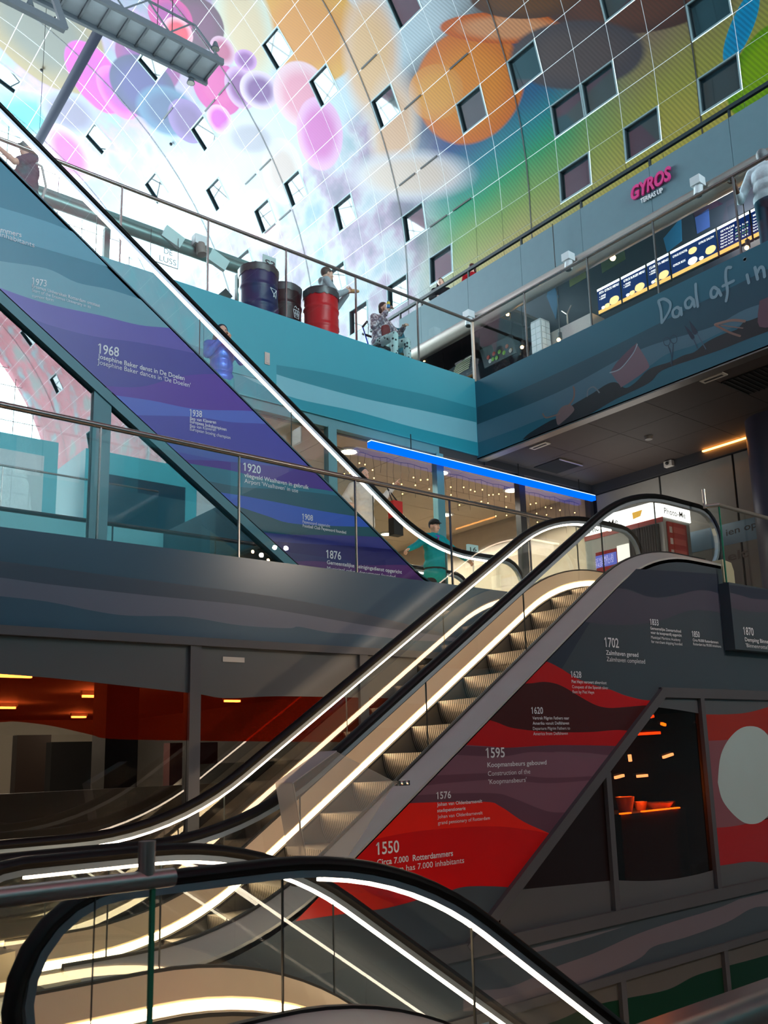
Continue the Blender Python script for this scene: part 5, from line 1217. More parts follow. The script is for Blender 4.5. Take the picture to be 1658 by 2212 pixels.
# sign
sg = thing('stall_sign', 'pink and white lettering on the grey stall parapet', 'sign', (XS - .03, 8.3, 11.3))
text('GYROS', (1364, 434), (1450, 386), 27, mat('pink_letter', (226, 60, 138), .4), sg, dict(X=XS - .03), (-1, 0, 0), .035, 10, 'letters_pink', .02, .18)
text('TERRAS UP', (1384, 440), (1431, 415), 10, mat('white_letter', (238, 240, 242), .5), sg, dict(X=XS - .02), (-1, 0, 0), .02, 8, 'letters_white', .01)

# ------------------------------------------------------------------ far stall frame, lamps and signs behind the drums
GRN = mat('sea_green_steel', (78, 112, 110), .5)
YF = 14.2
fs = thing('stall_canopy', 'grey green steel stall canopy with air duct behind the oil drums', 'frame', (5, 15, 7.69))
zbm = P(400, 530, Y=YF).z
MB().box((-2, YF, zbm - .06), (8.15, YF + .12, zbm + .14)).build('beam', GRN, fs); MB().tube([(-2, YF - .1, zbm - .13), (8.0, YF - .1, zbm - .13)], .12, 14).build('air_duct', mat('duct_green', (104, 136, 132), .35, .5), fs, True)
for x in (1.9, 3.1, 5.3, 7.9): MB().box((x - .05, YF + .3, 7.69), (x + .05, YF + .4, zbm)).build('column', GRN, fs)
MB().bar((2.0, YF + .9, zbm - .75), (8.0, YF + .9, zbm - .75), .12, .16).build('cross_beam', GRN, fs)
MB().bar((5.6, YF + .8, 7.9), (7.9, YF + .8, zbm - .2), .16, .2).build('brace', GRN, fs); MB().bar((3.0, YF + .8, 7.9), (3.9, YF + .8, zbm - .6), .16, .2).build('brace', GRN, fs)
MB().box((1.7, YF + .2, zbm - 1.4), (2.6, YF + .25, zbm - .3)).build('mauve_panel', mat('mauve_panel', (206, 184, 206), .5), fs)
WHM = mat('white_metal', (214, 222, 224), .4)
p = P(432, 528, Y=YF - .3); r = thing('projector_lamp', 'white projector lamp hung on the far duct', 'lamp', p)
MB().box((p.x - .12, p.y - .06, p.z - .02), (p.x + .12, p.y + .1, p.z + .16)).build('housing', WHM, r); MB().tube([(p.x, p.y, p.z), (p.x + .02, p.y - .04, p.z - .22)], .09, 14).build('barrel', mat('grey_plastic', (130, 124, 118), .5), r, True); MB().bar((p.x, p.y, p.z + .1), (p.x, YF, p.z + .1), .03, .03).build('arm', STEEL, r)
for k, (x, y) in enumerate(((372, 505), (470, 555))):
    p = P(x, y, Y=YF - .25); r = thing('flood_lamp', ['glass floodlight on the far duct left of the projector', 'glass floodlight on the far duct right of the projector'][k], 'lamp', p)
    MB().prism([(p.x - .2, p.y, p.z - .1), (p.x + .15, p.y, p.z - .22), (p.x + .25, p.y, p.z + .0), (p.x - .1, p.y, p.z + .14)], (0, .08, 0)).build('housing', mat('pale_aqua_lamp', (176, 206, 204), .25), r); MB().bar((p.x, p.y + .08, p.z), (p.x, YF, p.z + .06), .03, .03).build('arm', STEEL, r)
p = P(582, 568, Y=YF - .4); r = thing('stall_number_sign', 'small dark framed sign reading S3 above the blue drum', 'sign', p)
MB().box((p.x - .14, p.y, p.z - .14), (p.x + .14, p.y + .03, p.z + .14)).build('panel', mat('pale_sign', (170, 190, 188), .5), r); MB().bar((p.x, p.y + .03, p.z + .1), (p.x, YF, p.z + .1), .02, .02).build('arm', STEEL, r)
text('S3', (572, 573), (594, 580), 13, mat('dark_sign_ink', (30, 40, 44), .5), r, dict(Y=YF - .4), TO, .03, 4)
r = thing('wire_sign', 'thin wire lettering hung in front of the far stall', 'sign', P(370, 545, Y=YF - .3))
text('DE', (354, 547), (372, 553), 12, mat('dark_sign_ink', (30, 40, 44), .5), r, dict(Y=YF - .3), TO, -.005, 4); text('LUSS', (344, 563), (380, 574), 12, mat('dark_sign_ink', (30, 40, 44), .5), r, dict(Y=YF - .3), TO, -.005, 4)
a, b = P(325, 545, Y=YF - .28), P(384, 570, Y=YF - .28); MB().bar((a.x, YF - .28, zbm - .7), (b.x, YF - .28, zbm - .7), .01, .01).build('wire', DARK, r); MB().tube([(a.x, YF - .28, zbm - .1), (a.x, YF - .28, zbm - .7)], .005, 5).tube([(b.x, YF - .28, zbm - .1), (b.x, YF - .28, zbm - .7)], .005, 5).build('hanger', DARK, r)

# ------------------------------------------------------------------ gantry under the vault
gt_ = thing('lighting_gantry', 'grey steel gantry with slatted underside hanging under the vault', 'gantry', (6, 21.3, 21.4))
GST = mat('gantry_grey', (92, 100, 108), .5); GSL = mat('gantry_plate', (186, 198, 208), .6)
ya, yb, zg, xe = 20.85, 21.87, 21.4, 10.78
for y in (ya, yb): MB().box((-2, y - .05, zg - .08), (xe, y + .05, zg + .10)).build('side_beam', GST, gt_)
for k in range(24):
    x = xe - .1 - k * .53
    if x > -2: MB().box((x - .03, ya, zg - .03), (x + .03, yb, zg + .05)).build('cross_bar', GST, gt_); MB().box((x - .50, ya + .05, zg + .05), (x - .02, yb - .05, zg + .07)).build('plate', GSL, gt_)
for y in (ya,):
    MB().bar((-2, y, zg + .75), (xe - .9, y, zg + .75), .05, .05).build('top_chord', GST, gt_); MB().bar((xe - .9, y, zg + .75), (xe - .15, y, zg + .1), .05, .05).build('end_strut', GST, gt_)
    for k in range(9):
        x = xe - 1 - k * 1.3; MB().bar((x, y, zg + .75), (x - .65, y, zg + .1), .035, .035).build('lattice_bar', GST, gt_); MB().bar((x - .65, y, zg + .1), (x - 1.3, y, zg + .75), .035, .035).build('lattice_bar', GST, gt_)
for x, y in ((4.5, ya), (9.2, ya), (4.5, yb), (9.2, yb)): MB().tube([(x, y, zg + .1), (x, y, VZ + math.sqrt(VR ** 2 - (x - VX) ** 2))], .012, 5).build('hanger', DARK, gt_)
for k, (x, y) in enumerate(((465, 98), (412, 172), (65, 8))):
    p = P(x, y, Y=[20.75, 21.95, 21.2][k]); r = thing('spot_lamp', ['round spotlight at the far end of the gantry', 'round spotlight clipped below the gantry end', 'large round spotlight at the upper frame corner'][k], 'lamp', p)
    MB().tube([(p.x, p.y, p.z + .1), (p.x, p.y, p.z - .12)], [.05, .12], 16).build('housing', GST, r, True); MB().lathe([(.10, -.125), (.10, -.12)], p, 16).build('lens', mat('lamp_lens', (200, 200, 190), .1), r); MB().bar(p, (p.x, min(max(p.y, ya), yb), zg), .03, .03).build('clamp', GST, r)
r = thing('gantry_arm', 'angled grey steel arm with hook in the upper left corner', 'beam', P(80, 40, Y=20))
a, b, c = P(-40, -30, Y=20.2), P(140, 62, Y=20.2), P(112, -20, Y=20.2)
MB().bar(a, b, .14, .2).build('arm', GST, r); MB().bar(c, b, .10, .16).build('brace', GST, r); MB().bar(c, (c.x, 20.85, zg + .1), .08, .08).build('bracket', GST, r); MB().tube([b, b + Vector((-.2, 0, .05)), b + Vector((-.25, 0, .2))], .02, 6).build('hook', DARK, r)
pa, pb = P(214, 66, X=9.9), P(84, 304, X=9.9)
r = thing('hanging_tube', 'long dark blue tube hanging below the vault beside the gantry', 'tube', pa)
MB().tube([pa + (pa - pb) * .15, pb + (pb - pa) * .25], .18, 16).build('tube', mat('deep_blue_tube', (6, 16, 48), .6, 0, .05, 6, .2), r, True)
for q in (pa, pb): MB().tube([q, (q.x, q.y, VZ + math.sqrt(VR ** 2 - (q.x - VX) ** 2))], .012, 5).build('hanger', DARK, r)
for x, y in ((92, 149), (372, 310)):
    u, v = vhit(x, y); c = vpos(u, v, .12); MB().ball(c, .09).build('sensor', DARK, vault)

# slabs and stalls behind the camera, added for shade and reflections
BKS = mat('back_slab', (120, 196, 206), .35)
struct(MB().box((-12, -14, 2.46), (24, -2.8, 3.2)).build('floor_street_level_blocker', BKS))  # unseen slab added to keep near end daylight off the lower levels
struct(MB().box((-12, -14, 6.34), (24, -5.5, 7.7)).build('floor_upper_level_blocker', BKS))  # second unseen slab, put there to block low daylight
struct(MB().box((-12, -14.2, -3.5), (24, -14, 6.4)).build('wall_back_low', mat('back_wall_low', (90, 96, 98), .7)))
balustrade('glass balustrade of the upper level behind the viewer, seen only in reflections', 'x', -5.55, 7.7, 8.8, [-6, -3, 0, 3, 6], -10, 10)
for k in range(5):
    x = -9 + k * 5.2; r = thing('market_stall', 'turquoise market stall behind the viewer, number %s of five, seen only in reflections' % ('one', 'two', 'three', 'four', 'five')[k], 'stall', (x, -10, 3.2), 'stalls behind the viewer')
    MB().box((x, -12, 3.2), (x + 3.6, -9, 6.2)).build('body', mat('back_stall', (70, 150, 166), .5), r); MB().box((x + .3, -9.0, 4.1), (x + 3.3, -8.95, 5.6)).build('opening', emit('back_stall_glow', (150, 220, 226), .6), r)  # added block for the reflections; its opening is a glowing plate
TS = emit('track_spot_glow', (255, 214, 170), 70)
for k, (x, z) in enumerate(((10.05, 6.12), (10.45, 5.97), (10.6, 6.28), (10.25, 6.06), (10.9, 6.30))):
    r = thing('track_spot', 'warm track spotlight, %s of five, mirrored in the street level glass' % ('first', 'second', 'third', 'fourth', 'fifth')[k], 'lamp', (x, -3.5, z), 'track spotlights behind the viewer')
    MB().tube([(x, -3.62, z + .02), (x, -3.50, z)], .05, 12).build('housing', DARK, r, True); MB().ball((x, -3.49, z), (.04, .015, .04), 12, 8).build('bulb', TS, r); MB().bar((x, -3.6, z + .05), (x, -5.5, 6.5), .02, .02).build('arm', DARK, r)
    l = bpy.data.lights.new('track_spot_light', 'SPOT'); l.energy = 190; l.color = (1, .84, .68); l.spot_size = math.radians(75); l.spot_blend = .6; l.shadow_soft_size = .05
    lo = bpy.data.objects.new('track_spot_light', l); COL.objects.link(lo); lo.location = (x, -3.45, z); lo.rotation_euler = (math.radians(62), 0, math.radians(8 * (k - 2)))

for k in range(5):
    x = -10 + k * 6.4; r = thing('market_stall', 'pale turquoise upper stall behind the viewer, %s of five, seen only in reflections' % ('first', 'second', 'third', 'fourth', 'fifth')[k], 'stall', (x, -10, 7.7), 'upper stalls behind the viewer')
    MB().box((x, -12, 7.7), (x + 5.6, -9, 10.9)).build('body', mat('pale_turquoise_stall', (90, 200, 214), .3), r); MB().box((x + .4, -9.0, 8.6), (x + 3.2, -8.96, 10.2)).build('opening', mat('stall_opening_dark', (20, 70, 90), .1), r); MB().box((x + 3.6, -9.0, 8.2), (x + 5.2, -8.96, 10.4)).build('banner', mat('white_banner', (236, 242, 244), .5), r)  # added block giving the glazing a cyan reflection; its opening is a dark plate
# ------------------------------------------------------------------ oil drums used as bins
def drum(label, x, y, r, h, rgb, icon):
    z = 7.69; d = thing('oil_drum', label, 'bin', (x, y, z), None)
    pr = []
    for k in range(0, 41):
        q = k / 40; rr = r
        for c in (.33, .66): 
            if abs(q - c) < .02: rr = r + .012
        if q in (0, 1): rr = r + .006
        pr.append((rr, q * h))
    MB().lathe(pr, (x, y, z), 40).build('barrel', mat('drum_paint_%d_%d' % (rgb[0], rgb[2]), rgb, .3, 0, .03, 4, .35, 0), d, True)
    MB().lathe([(r + .006, -.02), (r + .016, .0), (r + .006, .02)], (x, y, z + h), 32).build('rim', mat('drum_rim', (40, 42, 46), .4), d, True)
    random.seed(int(x * 100)); bag = MB(); n = 48; pf_ = [(r + .010, -.10), (r + .016, -.06), (r + .018, .01), (r - .03, .025), (r - .05, -.10)]
    bag.lathe(pf_, (x, y, z + h), n, False)
    for v in bag.v: v.x += random.uniform(-.006, .006); v.y += random.uniform(-.006, .006); v.z += random.uniform(-.016, .012)
    bag.build('bag_collar', mat('bin_liner', (58, 66, 70), .35, 0, .3, 30), d, True)
    def strokes(lines, w=.011, cx=0.12, cz=.5):
        mb = MB()
        for pts in lines:
            pp = []
            for (u, v) in pts:
                a = -math.pi / 2 + (u + cx) / r; pp.append((x + (r + .006) * math.cos(a), y + (r + .006) * math.sin(a), z + h * cz + v))
            mb.tube(pp, w / 2, 6)
        mb.build('icon', mat('white_print', (236, 240, 244), .6), d)
    if icon == 'plane': strokes([[(-.07, .06), (.07, .07), (.045, -.07), (.0, -.02), (-.07, .06)], [(.07, .07), (0, -.02), (-.01, -.07), (.02, -.045)]], .012, .10, .55)
    if icon == 'bin': strokes([[(-.06, .05), (-.045, -.08), (.045, -.08), (.06, .05), (-.06, .05)], [(-.02, .04), (-.018, -.06)], [(.02, .04), (.018, -.06)], [(-.055, -.01), (.055, -.01)], [(-.05, .08), (-.02, .11), (0, .08)], [(.02, .08), (.045, .10), (.05, .07)]], .011, .07, .5)
    if icon == 'bottle': strokes([[(.0, .1), (0, .06), (-.02, .03), (-.02, -.1), (.03, -.1), (.03, .03), (.02, .06), (.02, .1), (0, .1)]], .011, .24, .42)
drum('dark blue oil drum bin with a white paper plane sign', 6.28, 10.95, .285, .92, (10, 32, 84), 'plane')
drum('black oil drum bin with a white waste basket sign, between blue and red drum', 6.86, 11.2, .275, .92, (12, 12, 13), 'bin')
drum('bright red oil drum bin in front of the man in grey hoodie', 7.37, 10.92, .27, .90, (206, 28, 32), 'bottle')

# ------------------------------------------------------------------ people
SKIN_A = (222, 178, 156); SKIN_B = (112, 74, 58)
BASEJ = dict(pel=(0, 0, .95), che=(0, .01, 1.28), nec=(0, .0, 1.45), hea=(0, .025, 1.60),
             shR=(.175, 0, 1.40), elR=(.235, -.03, 1.13), wrR=(.235, .07, .90), shL=(-.175, 0, 1.40), elL=(-.235, -.03, 1.13), wrL=(-.235, .07, .90),
             hiR=(.09, 0, .93), knR=(.10, .03, .50), anR=(.10, -.02, .09), hiL=(-.09, 0, .93), knL=(-.10, .03, .50), anL=(-.10, -.02, .09))
def remesh(o, vox, smooth=3):
    m = o.modifiers.new('skin', 'REMESH'); m.mode = 'VOXEL'; m.voxel_size = vox; m.use_smooth_shade = True
    s = o.modifiers.new('soft', 'SMOOTH'); s.iterations = smooth; s.factor = .5
def limb(mb, pts, rs):
    for (a, b), (ra, rb) in zip(zip(pts, pts[1:]), zip(rs, rs[1:])): mb.tube([a, b], [ra, rb], 12)
    for p, r in zip(pts, rs): mb.ball(p, r, 12, 8)
def hand(mb, wr, d, n, sgn, curl, point=False, k=1.0):
    d = d.normalized(); n = (n - d * n.dot(d)).normalized(); s = d.cross(n) * sgn
    R_ = Matrix((s, d, n)).transposed(); mb.ball(wr + d * .045 * k, (.042 * k, .052 * k, .017 * k), 12, 8, R_)
    for q, (off, L_) in enumerate(((.033, .070), (.011, .080), (-.011, .074), (-.033, .058))):
        p = wr + d * .082 * k + s * off * k; c = 0.12 if (point and q == 0) else curl; dirv = d.copy(); pts = [p]
        for e in range(3):
            dirv = (Matrix.Rotation(c, 3, s * sgn) @ dirv) if False else (dirv * math.cos(c) + n * math.sin(c)).normalized() if e == 0 else (lambda a, b: (a * math.cos(c) + b * math.sin(c)).normalized())(dirv, (n - dirv * n.dot(dirv)).normalized() if (n - dirv * n.dot(dirv)).length > .2 else -d)
            pts.append(pts[-1] + dirv * L_ * k * (.42, .32, .26)[e])
        limb(mb, pts, [.0085 * k, .008 * k, .0075 * k, .0065 * k])
    p = wr + d * .028 * k + s * .036 * k; t1 = (d * .62 + s * .7 + n * .25).normalized(); t2 = (d * .9 + s * .2 + n * .35).normalized()
    limb(mb, [p, p + t1 * .038 * k, p + t1 * .038 * k + t2 * .034 * k], [.012 * k, .010 * k, .0085 * k])
def person(label, base, rz, h, J=None, skin=SKIN_A, top=(90, 90, 90), legs=(40, 44, 54), sleeve='long', hair=(60, 44, 36), style='short', hat=None, curl=.5, point=None, palm=None, group=None, vox=.0075, stocky=1.0, scarf=None, pattern=None, headturn=0.0, hood=False, hem=0.0, tmat=None, lmat=None):
    r = thing('person', label, 'person', base, group); k = h / 1.72; B = Vector(base); Rz = Matrix.Rotation(rz, 3, 'Z')
    jj = dict(BASEJ); jj.update(J or {}); W_ = lambda p: B + Rz @ (Vector(p) * k); D_ = lambda p: (Rz @ Vector(p))
    j = {a: W_(b) for a, b in jj.items()}
    Rh = Rz @ Matrix.Rotation(headturn, 3, 'Z'); hp = lambda x, y, z: j['hea'] + Rh @ (Vector((x, y, z)) * k)
    b = MB(); st = stocky
    def torso(mb, e):
        up = (j['che'] - j['pel']).normalized(); rx = D_((1, 0, 0)); rx = (rx - up * rx.dot(up)).normalized(); ry = up.cross(rx); R_ = Matrix((rx, ry, up)).transposed(); sh = (j['shR'] + j['shL']) / 2
        mb.ball(j['pel'], ((.158 * st + e) * k, (.115 * st + e) * k, (.13 + e) * k), 16, 10, R_); mb.ball(j['pel'].lerp(j['che'], .5), ((.145 * st + e) * k, (.108 * st + e) * k, (.17 + e) * k), 16, 10, R_)
        mb.ball(j['che'], ((.165 * st + e) * k, (.115 * st + e) * k, (.16 + e) * k), 16, 10, R_); limb(mb, [j['shR'], sh.lerp(j['che'], .1) + up * .02 * k, j['shL']], [(.058 + e) * k, (.075 + e) * k, (.058 + e) * k])
    torso(b, 0)
    limb(b, [j['nec'], j['nec'].lerp(j['hea'], .75)], [.056 * k, .052 * k])
    b.ball(hp(0, -.005, .01), (.073 * k, .092 * k, .108 * k), 18, 12, Rh); b.ball(hp(0, .030, -.062), (.048 * k, .050 * k, .050 * k), 12, 8, Rh)
    b.ball(hp(0, .086, -.012), (.013 * k, .022 * k, .024 * k), 10, 8, Rh); b.ball(hp(0, .072, .034), (.052 * k, .02 * k, .014 * k), 12, 6, Rh); b.ball(hp(0, .068, -.052), (.024 * k, .018 * k, .012 * k), 10, 6, Rh)
    for s in (-1, 1): b.ball(hp(.075 * s, -.005, -.005), (.010 * k, .020 * k, .032 * k), 8, 6, Rh); b.ball(hp(.042 * s, .052, -.03), (.022 * k, .022 * k, .022 * k), 8, 6, Rh)
    for S, s in (('R', 1), ('L', -1)):
        limb(b, [j['sh' + S], j['el' + S], j['wr' + S]], [.052 * k, .040 * k, .027 * k]); f = j['el' + S].lerp(j['wr' + S], .3); b.ball(f, .042 * k)
        d = j['wr' + S] - j['el' + S]; n = D_((palm or {}).get(S, (0, .3, -1)))
        hand(b, j['wr' + S], d, n, s, curl, point == S, k)
        limb(b, [j['hi' + S], j['kn' + S], j['an' + S]], [.080 * k, .056 * k, .040 * k])
        ft = j['an' + S] + D_((0, .06, -.045)) * k; b.ball(ft, (.042 * k, .12 * k, .038 * k), 12, 8, Rz)
    o = b.build('body', mat('skin_%d' % skin[0], skin, .5, 0, .05, 20), r, True); remesh(o, vox)
    # clothes
    c = MB(); torso(c, .017)
    if hem: c.ball(j['pel'] - Vector((0, 0, hem * k)), (.178 * st * k, .135 * st * k, .14 * k), 16, 10, Rz)
    for S in 'RL':
        if sleeve == 'long': limb(c, [j['sh' + S], j['el' + S], j['el' + S].lerp(j['wr' + S], .92)], [.070 * k, .058 * k, .044 * k])
        elif sleeve == 'rolled': limb(c, [j['sh' + S], j['el' + S], j['el' + S].lerp(j['wr' + S], .35)], [.074 * k, .062 * k, .054 * k])
        else: limb(c, [j['sh' + S], j['sh' + S].lerp(j['el' + S], .72)], [.072 * k, .060 * k])
    if hood: c.ball(j['nec'] + D_((0, -.05, .03)) * k, (.12 * k, .085 * k, .06 * k), 14, 8, Rz)
    else: limb(c, [j['nec'] - Vector((0, 0, .05 * k)), j['nec'] + Vector((0, 0, .012 * k))], [.085 * k, .066 * k])
    o = c.build('top', tmat or mat('cloth_%d_%d_%d' % top, top, .85, 0, .18, 24, .2, 0, .25, 30), r, True); remesh(o, .013 * k, 4)
    t = MB(); t.ball(j['pel'] - Vector((0, 0, .03 * k)), (.166 * st * k, .125 * st * k, .12 * k), 16, 10, Rz)
    for S in 'RL': limb(t, [j['hi' + S], j['kn' + S], j['kn' + S].lerp(j['an' + S], .96)], [.094 * k, .072 * k, .058 * k])
    o = t.build('trousers', lmat or mat('cloth_%d_%d_%d' % legs, legs, .85, 0, .15, 24, .2), r, True); remesh(o, .013 * k, 4)
    for S in 'RL':
        ft = j['an' + S] + D_((0, .06, -.042)) * k; MB().ball(ft, (.050 * k, .135 * k, .048 * k), 14, 8, Rz).build('shoe', mat('shoe_dark', (34, 32, 34), .5), r, True)
    for s in (-1, 1): e = MB().ball(hp(.031 * s, .079, .012), (.013 * k, .008 * k, .008 * k), 10, 6, Rh).build('eye', mat('eye_white', (222, 218, 212), .3), r, True); MB().ball(hp(.031 * s, .086, .012), (.006 * k, .004 * k, .006 * k), 8, 6, Rh).build('iris', mat('iris_dark', (40, 30, 26), .2), e, True)
    MB().ball(hp(0, .083, -.052), (.022 * k, .006 * k, .005 * k), 10, 6, Rh).build('mouth', mat('lips', (168, 96, 90), .5), r, True)
    hm = mat('hair_%d' % hair[0], hair, .55, 0, .3, 60, .4)
    if style != 'none':
        q = MB().ball(hp(0, -.022, .036), (.083 * k, .098 * k, .098 * k), 16, 10, Rh)
        if style == 'long':
            for s in (-1, 0, 1): limb(q, [hp(.05 * s, -.06, .03), hp(.075 * s, -.06, -.10), hp(.07 * s, -.05, -.26)], [.05 * k, .045 * k, .03 * k])
        if style == 'bob':
            for s in (-1, 1): limb(q, [hp(.06 * s, -.03, .02), hp(.075 * s, -.02, -.08)], [.04 * k, .03 * k])
        o = q.build('hair', hm, r, True); remesh(o, .011 * k, 3)
    if hat:
        MB().ball(hp(0, -.008, .050), (.088 * k, .105 * k, .075 * k), 18, 10, Rh).build('cap', mat('cap_%d' % hat[0], hat, .8), r, True)
        MB().prism([hp(.058 * math.cos(a), .07 + .075 * math.sin(a), .038 - .018 * math.sin(a)) for a in [math.pi * q / 8 for q in range(9)]], Vector((0, 0, .008))).build('cap_visor', mat('cap_%d' % hat[0], hat, .8), r)
    if scarf: q = MB(); limb(q, [j['nec'] + D_((-.05, .04, -.02)) * k, j['nec'] + D_((0, .085, -.05)) * k, j['nec'] + D_((.05, .04, -.02)) * k], [.03 * k, .04 * k, .03 * k]); q.build('scarf', mat('scarf_cloth', scarf, .9), r, True)
    return r, j
def checked(name, a, b, c):
    m, nt, out = nodemat(name); bs = nt.nodes.new('ShaderNodeBsdfPrincipled'); bs.inputs['Roughness'].default_value = .9
    geo = nt.nodes.new('ShaderNodeNewGeometry'); k1 = nt.nodes.new('ShaderNodeTexChecker'); k1.inputs['Scale'].default_value = 11; k1.inputs[1].default_value = lin(a); k1.inputs[2].default_value = lin(b); nt.links.new(geo.outputs['Position'], k1.inputs[0])
    k2 = nt.nodes.new('ShaderNodeTexChecker'); k2.inputs['Scale'].default_value = 23; k2.inputs[1].default_value = lin(c); k2.inputs[2].default_value = (1, 1, 1, 1); nt.links.new(geo.outputs['Position'], k2.inputs[0])
    mx = nt.nodes.new('ShaderNodeMix'); mx.data_type = 'RGBA'; mx.blend_type = 'MULTIPLY'; mx.inputs[0].default_value = .6; nt.links.new(k1.outputs[0], mx.inputs[6]); nt.links.new(k2.outputs[0], mx.inputs[7]); nt.links.new(mx.outputs[2], bs.inputs[0]); nt.links.new(bs.outputs[0], out.inputs[0]); return m
def spotted(name, a, b):
    m, nt, out = nodemat(name); bs = nt.nodes.new('ShaderNodeBsdfPrincipled'); bs.inputs['Roughness'].default_value = .9
    geo = nt.nodes.new('ShaderNodeNewGeometry'); v = nt.nodes.new('ShaderNodeTexVoronoi'); v.inputs['Scale'].default_value = 17; nt.links.new(geo.outputs['Position'], v.inputs[0])
    rp = nt.nodes.new('ShaderNodeValToRGB'); e = rp.color_ramp.elements; e[0].position = .30; e[0].color = lin(b); e[1].position = .36; e[1].color = lin(a); nt.links.new(v.outputs['Distance'], rp.inputs[0]); nt.links.new(rp.outputs[0], bs.inputs[0]); nt.links.new(bs.outputs[0], out.inputs[0]); return m
R90 = math.pi / 2
# man in cap taking a picture on the upper level
pr_, j = person('older man in grey cap and dark shirt photographing with raised arms', (3.02, 11.15, 7.69), R90, 1.73, dict(wrR=(.05, .40, 1.47), elR=(.20, .22, 1.24), wrL=(-.05, .40, 1.47), elL=(-.20, .22, 1.24)), top=(62, 66, 84), legs=(58, 52, 44), sleeve='short', hat=(126, 130, 134), hair=(170, 170, 168), curl=.7, palm=dict(R=(-.9, .2, .1), L=(.9, .2, .1)), stocky=1.12)
ph = thing('phone', 'dark phone held up by the man in the grey cap', 'phone', j['wrR'].lerp(j['wrL'], .5) + Vector((-.10, 0, .04))); q = j['wrR'].lerp(j['wrL'], .5) + Vector((-.09, 0, .05)); MB().box((q.x - .008, q.y - .075, q.z - .04), (q.x + .004, q.y + .075, q.z + .04)).build('body', mat('phone_dark', (26, 28, 34), .3), ph)
sbm = thing('shoulder_bag', 'bag strap with white stripes across the back of the man in cap', 'bag', (3.1, 11.15, 8.7)); MB().tube([(2.92, 10.98, 9.08), (3.13, 10.96, 9.02), (3.22, 11.05, 8.82), (3.20, 11.2, 8.62)], .018, 8).build('strap', mat('striped_strap', (206, 206, 206), .8), sbm); MB().box((3.05, 11.30, 8.40), (3.25, 11.42, 8.66)).build('pouch', mat('bag_dark', (40, 40, 44), .8), sbm)
# person in glossy blue jacket on the upper escalator
SH = mat('glossy_blue_jacket', (20, 96, 206), .25, .2, .35, 9)
person('person in shiny blue jacket and purple scarf, hands at the face, on the upper escalator', (4.93, 9.5, 5.20), math.pi * .92, 1.56, dict(wrR=(.04, .24, 1.42), elR=(.22, .14, 1.20), wrL=(-.06, .24, 1.38), elL=(-.24, .12, 1.18)), top=(20, 96, 206), tmat=SH, legs=(30, 150, 170), hair=(40, 50, 66), style='long', scarf=(120, 50, 190), curl=.8)
# pointing person in pale hoodie
pr_, j = person('person in cream hoodie pointing to the right on the upper escalator', (7.05, 9.5, zat(path1, 7.05) - .87), math.pi, 1.60, dict(wrL=(-.50, .10, 1.50), elL=(-.33, .06, 1.28), wrR=(.30, .10, 1.12), elR=(.28, -.06, 1.22)), top=(226, 214, 206), legs=(40, 44, 60), hair=(52, 60, 66), style='bob', hood=True, point='L', curl=1.1, stocky=1.1, hem=.08)
hb = thing('shoulder_bag', 'red and black bag hanging beside the person in cream hoodie', 'bag', (7.50, 9.36, 4.55)); MB().box((7.42, 9.30, 4.62), (7.58, 9.42, 4.86)).build('upper', mat('bag_red', (196, 36, 34), .7), hb); MB().box((7.42, 9.30, 4.38), (7.58, 9.42, 4.62)).build('lower', mat('bag_black', (26, 26, 28), .7), hb); MB().tube([(7.45, 9.36, 4.86), (7.40, 9.40, 5.05), (7.55, 9.36, 4.86)], .010, 6).build('strap', mat('bag_black', (26, 26, 28), .7), hb)
# teal jacket
pr_, j = person('person in turquoise rain jacket and black cap, arms spread at the escalator foot', (8.22, 9.40, 3.205), math.pi, 1.52, dict(wrR=(.62, .10, 1.13), elR=(.40, .06, 1.24), wrL=(-.62, .10, 1.10), elL=(-.40, .06, 1.22)), top=(14, 146, 156), legs=(36, 36, 40), hat=(26, 26, 28), hair=(40, 34, 32), scarf=(206, 96, 52), curl=.6, stocky=1.22, hem=.14)
MB().box((8.16, 9.245, 4.25), (8.175, 9.26, 4.42)).build('zip', mat('zip_magenta', (170, 40, 110), .6), pr_)
# visitor in the shop
person('person in dark cap and coat standing behind the glass next to the number sixteen sign', (10.05, 11.6, 3.2), math.pi, 1.70, top=(44, 44, 50), legs=(30, 30, 34), hat=(40, 38, 40), hair=(50, 44, 40), vox=.011)
# man behind the red drum
pr_, j = person('man in pale grey hoodie eating a sandwich behind the red drum', (7.80, 11.40, 7.69), -R90 * 1.35, 1.74, dict(wrR=(.06, .34, 1.30), elR=(.24, .16, 1.12), wrL=(-.05, .36, 1.32), elL=(-.22, .18, 1.14)), top=(158, 172, 178), legs=(92, 112, 124), hair=(74, 66, 58), hood=True, curl=.9, palm=dict(R=(-.8, .1, .3), L=(.8, .1, .3)), headturn=.25)
q = j['wrR'].lerp(j['wrL'], .5) + Matrix.Rotation(-R90 * 1.35, 3, 'Z') @ Vector((0, .10, .02)); sw = thing('sandwich', 'sandwich roll held by the man in grey hoodie', 'food', q); d = Matrix.Rotation(-R90 * 1.35, 3, 'Z') @ Vector((0.02, .09, -.01)); MB().tube([q - d * .9, q - d * .5, q + d * .5, q + d], [.018, .034, .034, .016], 12).build('bread', mat('bread_crust', (206, 164, 112), .7), sw, True)
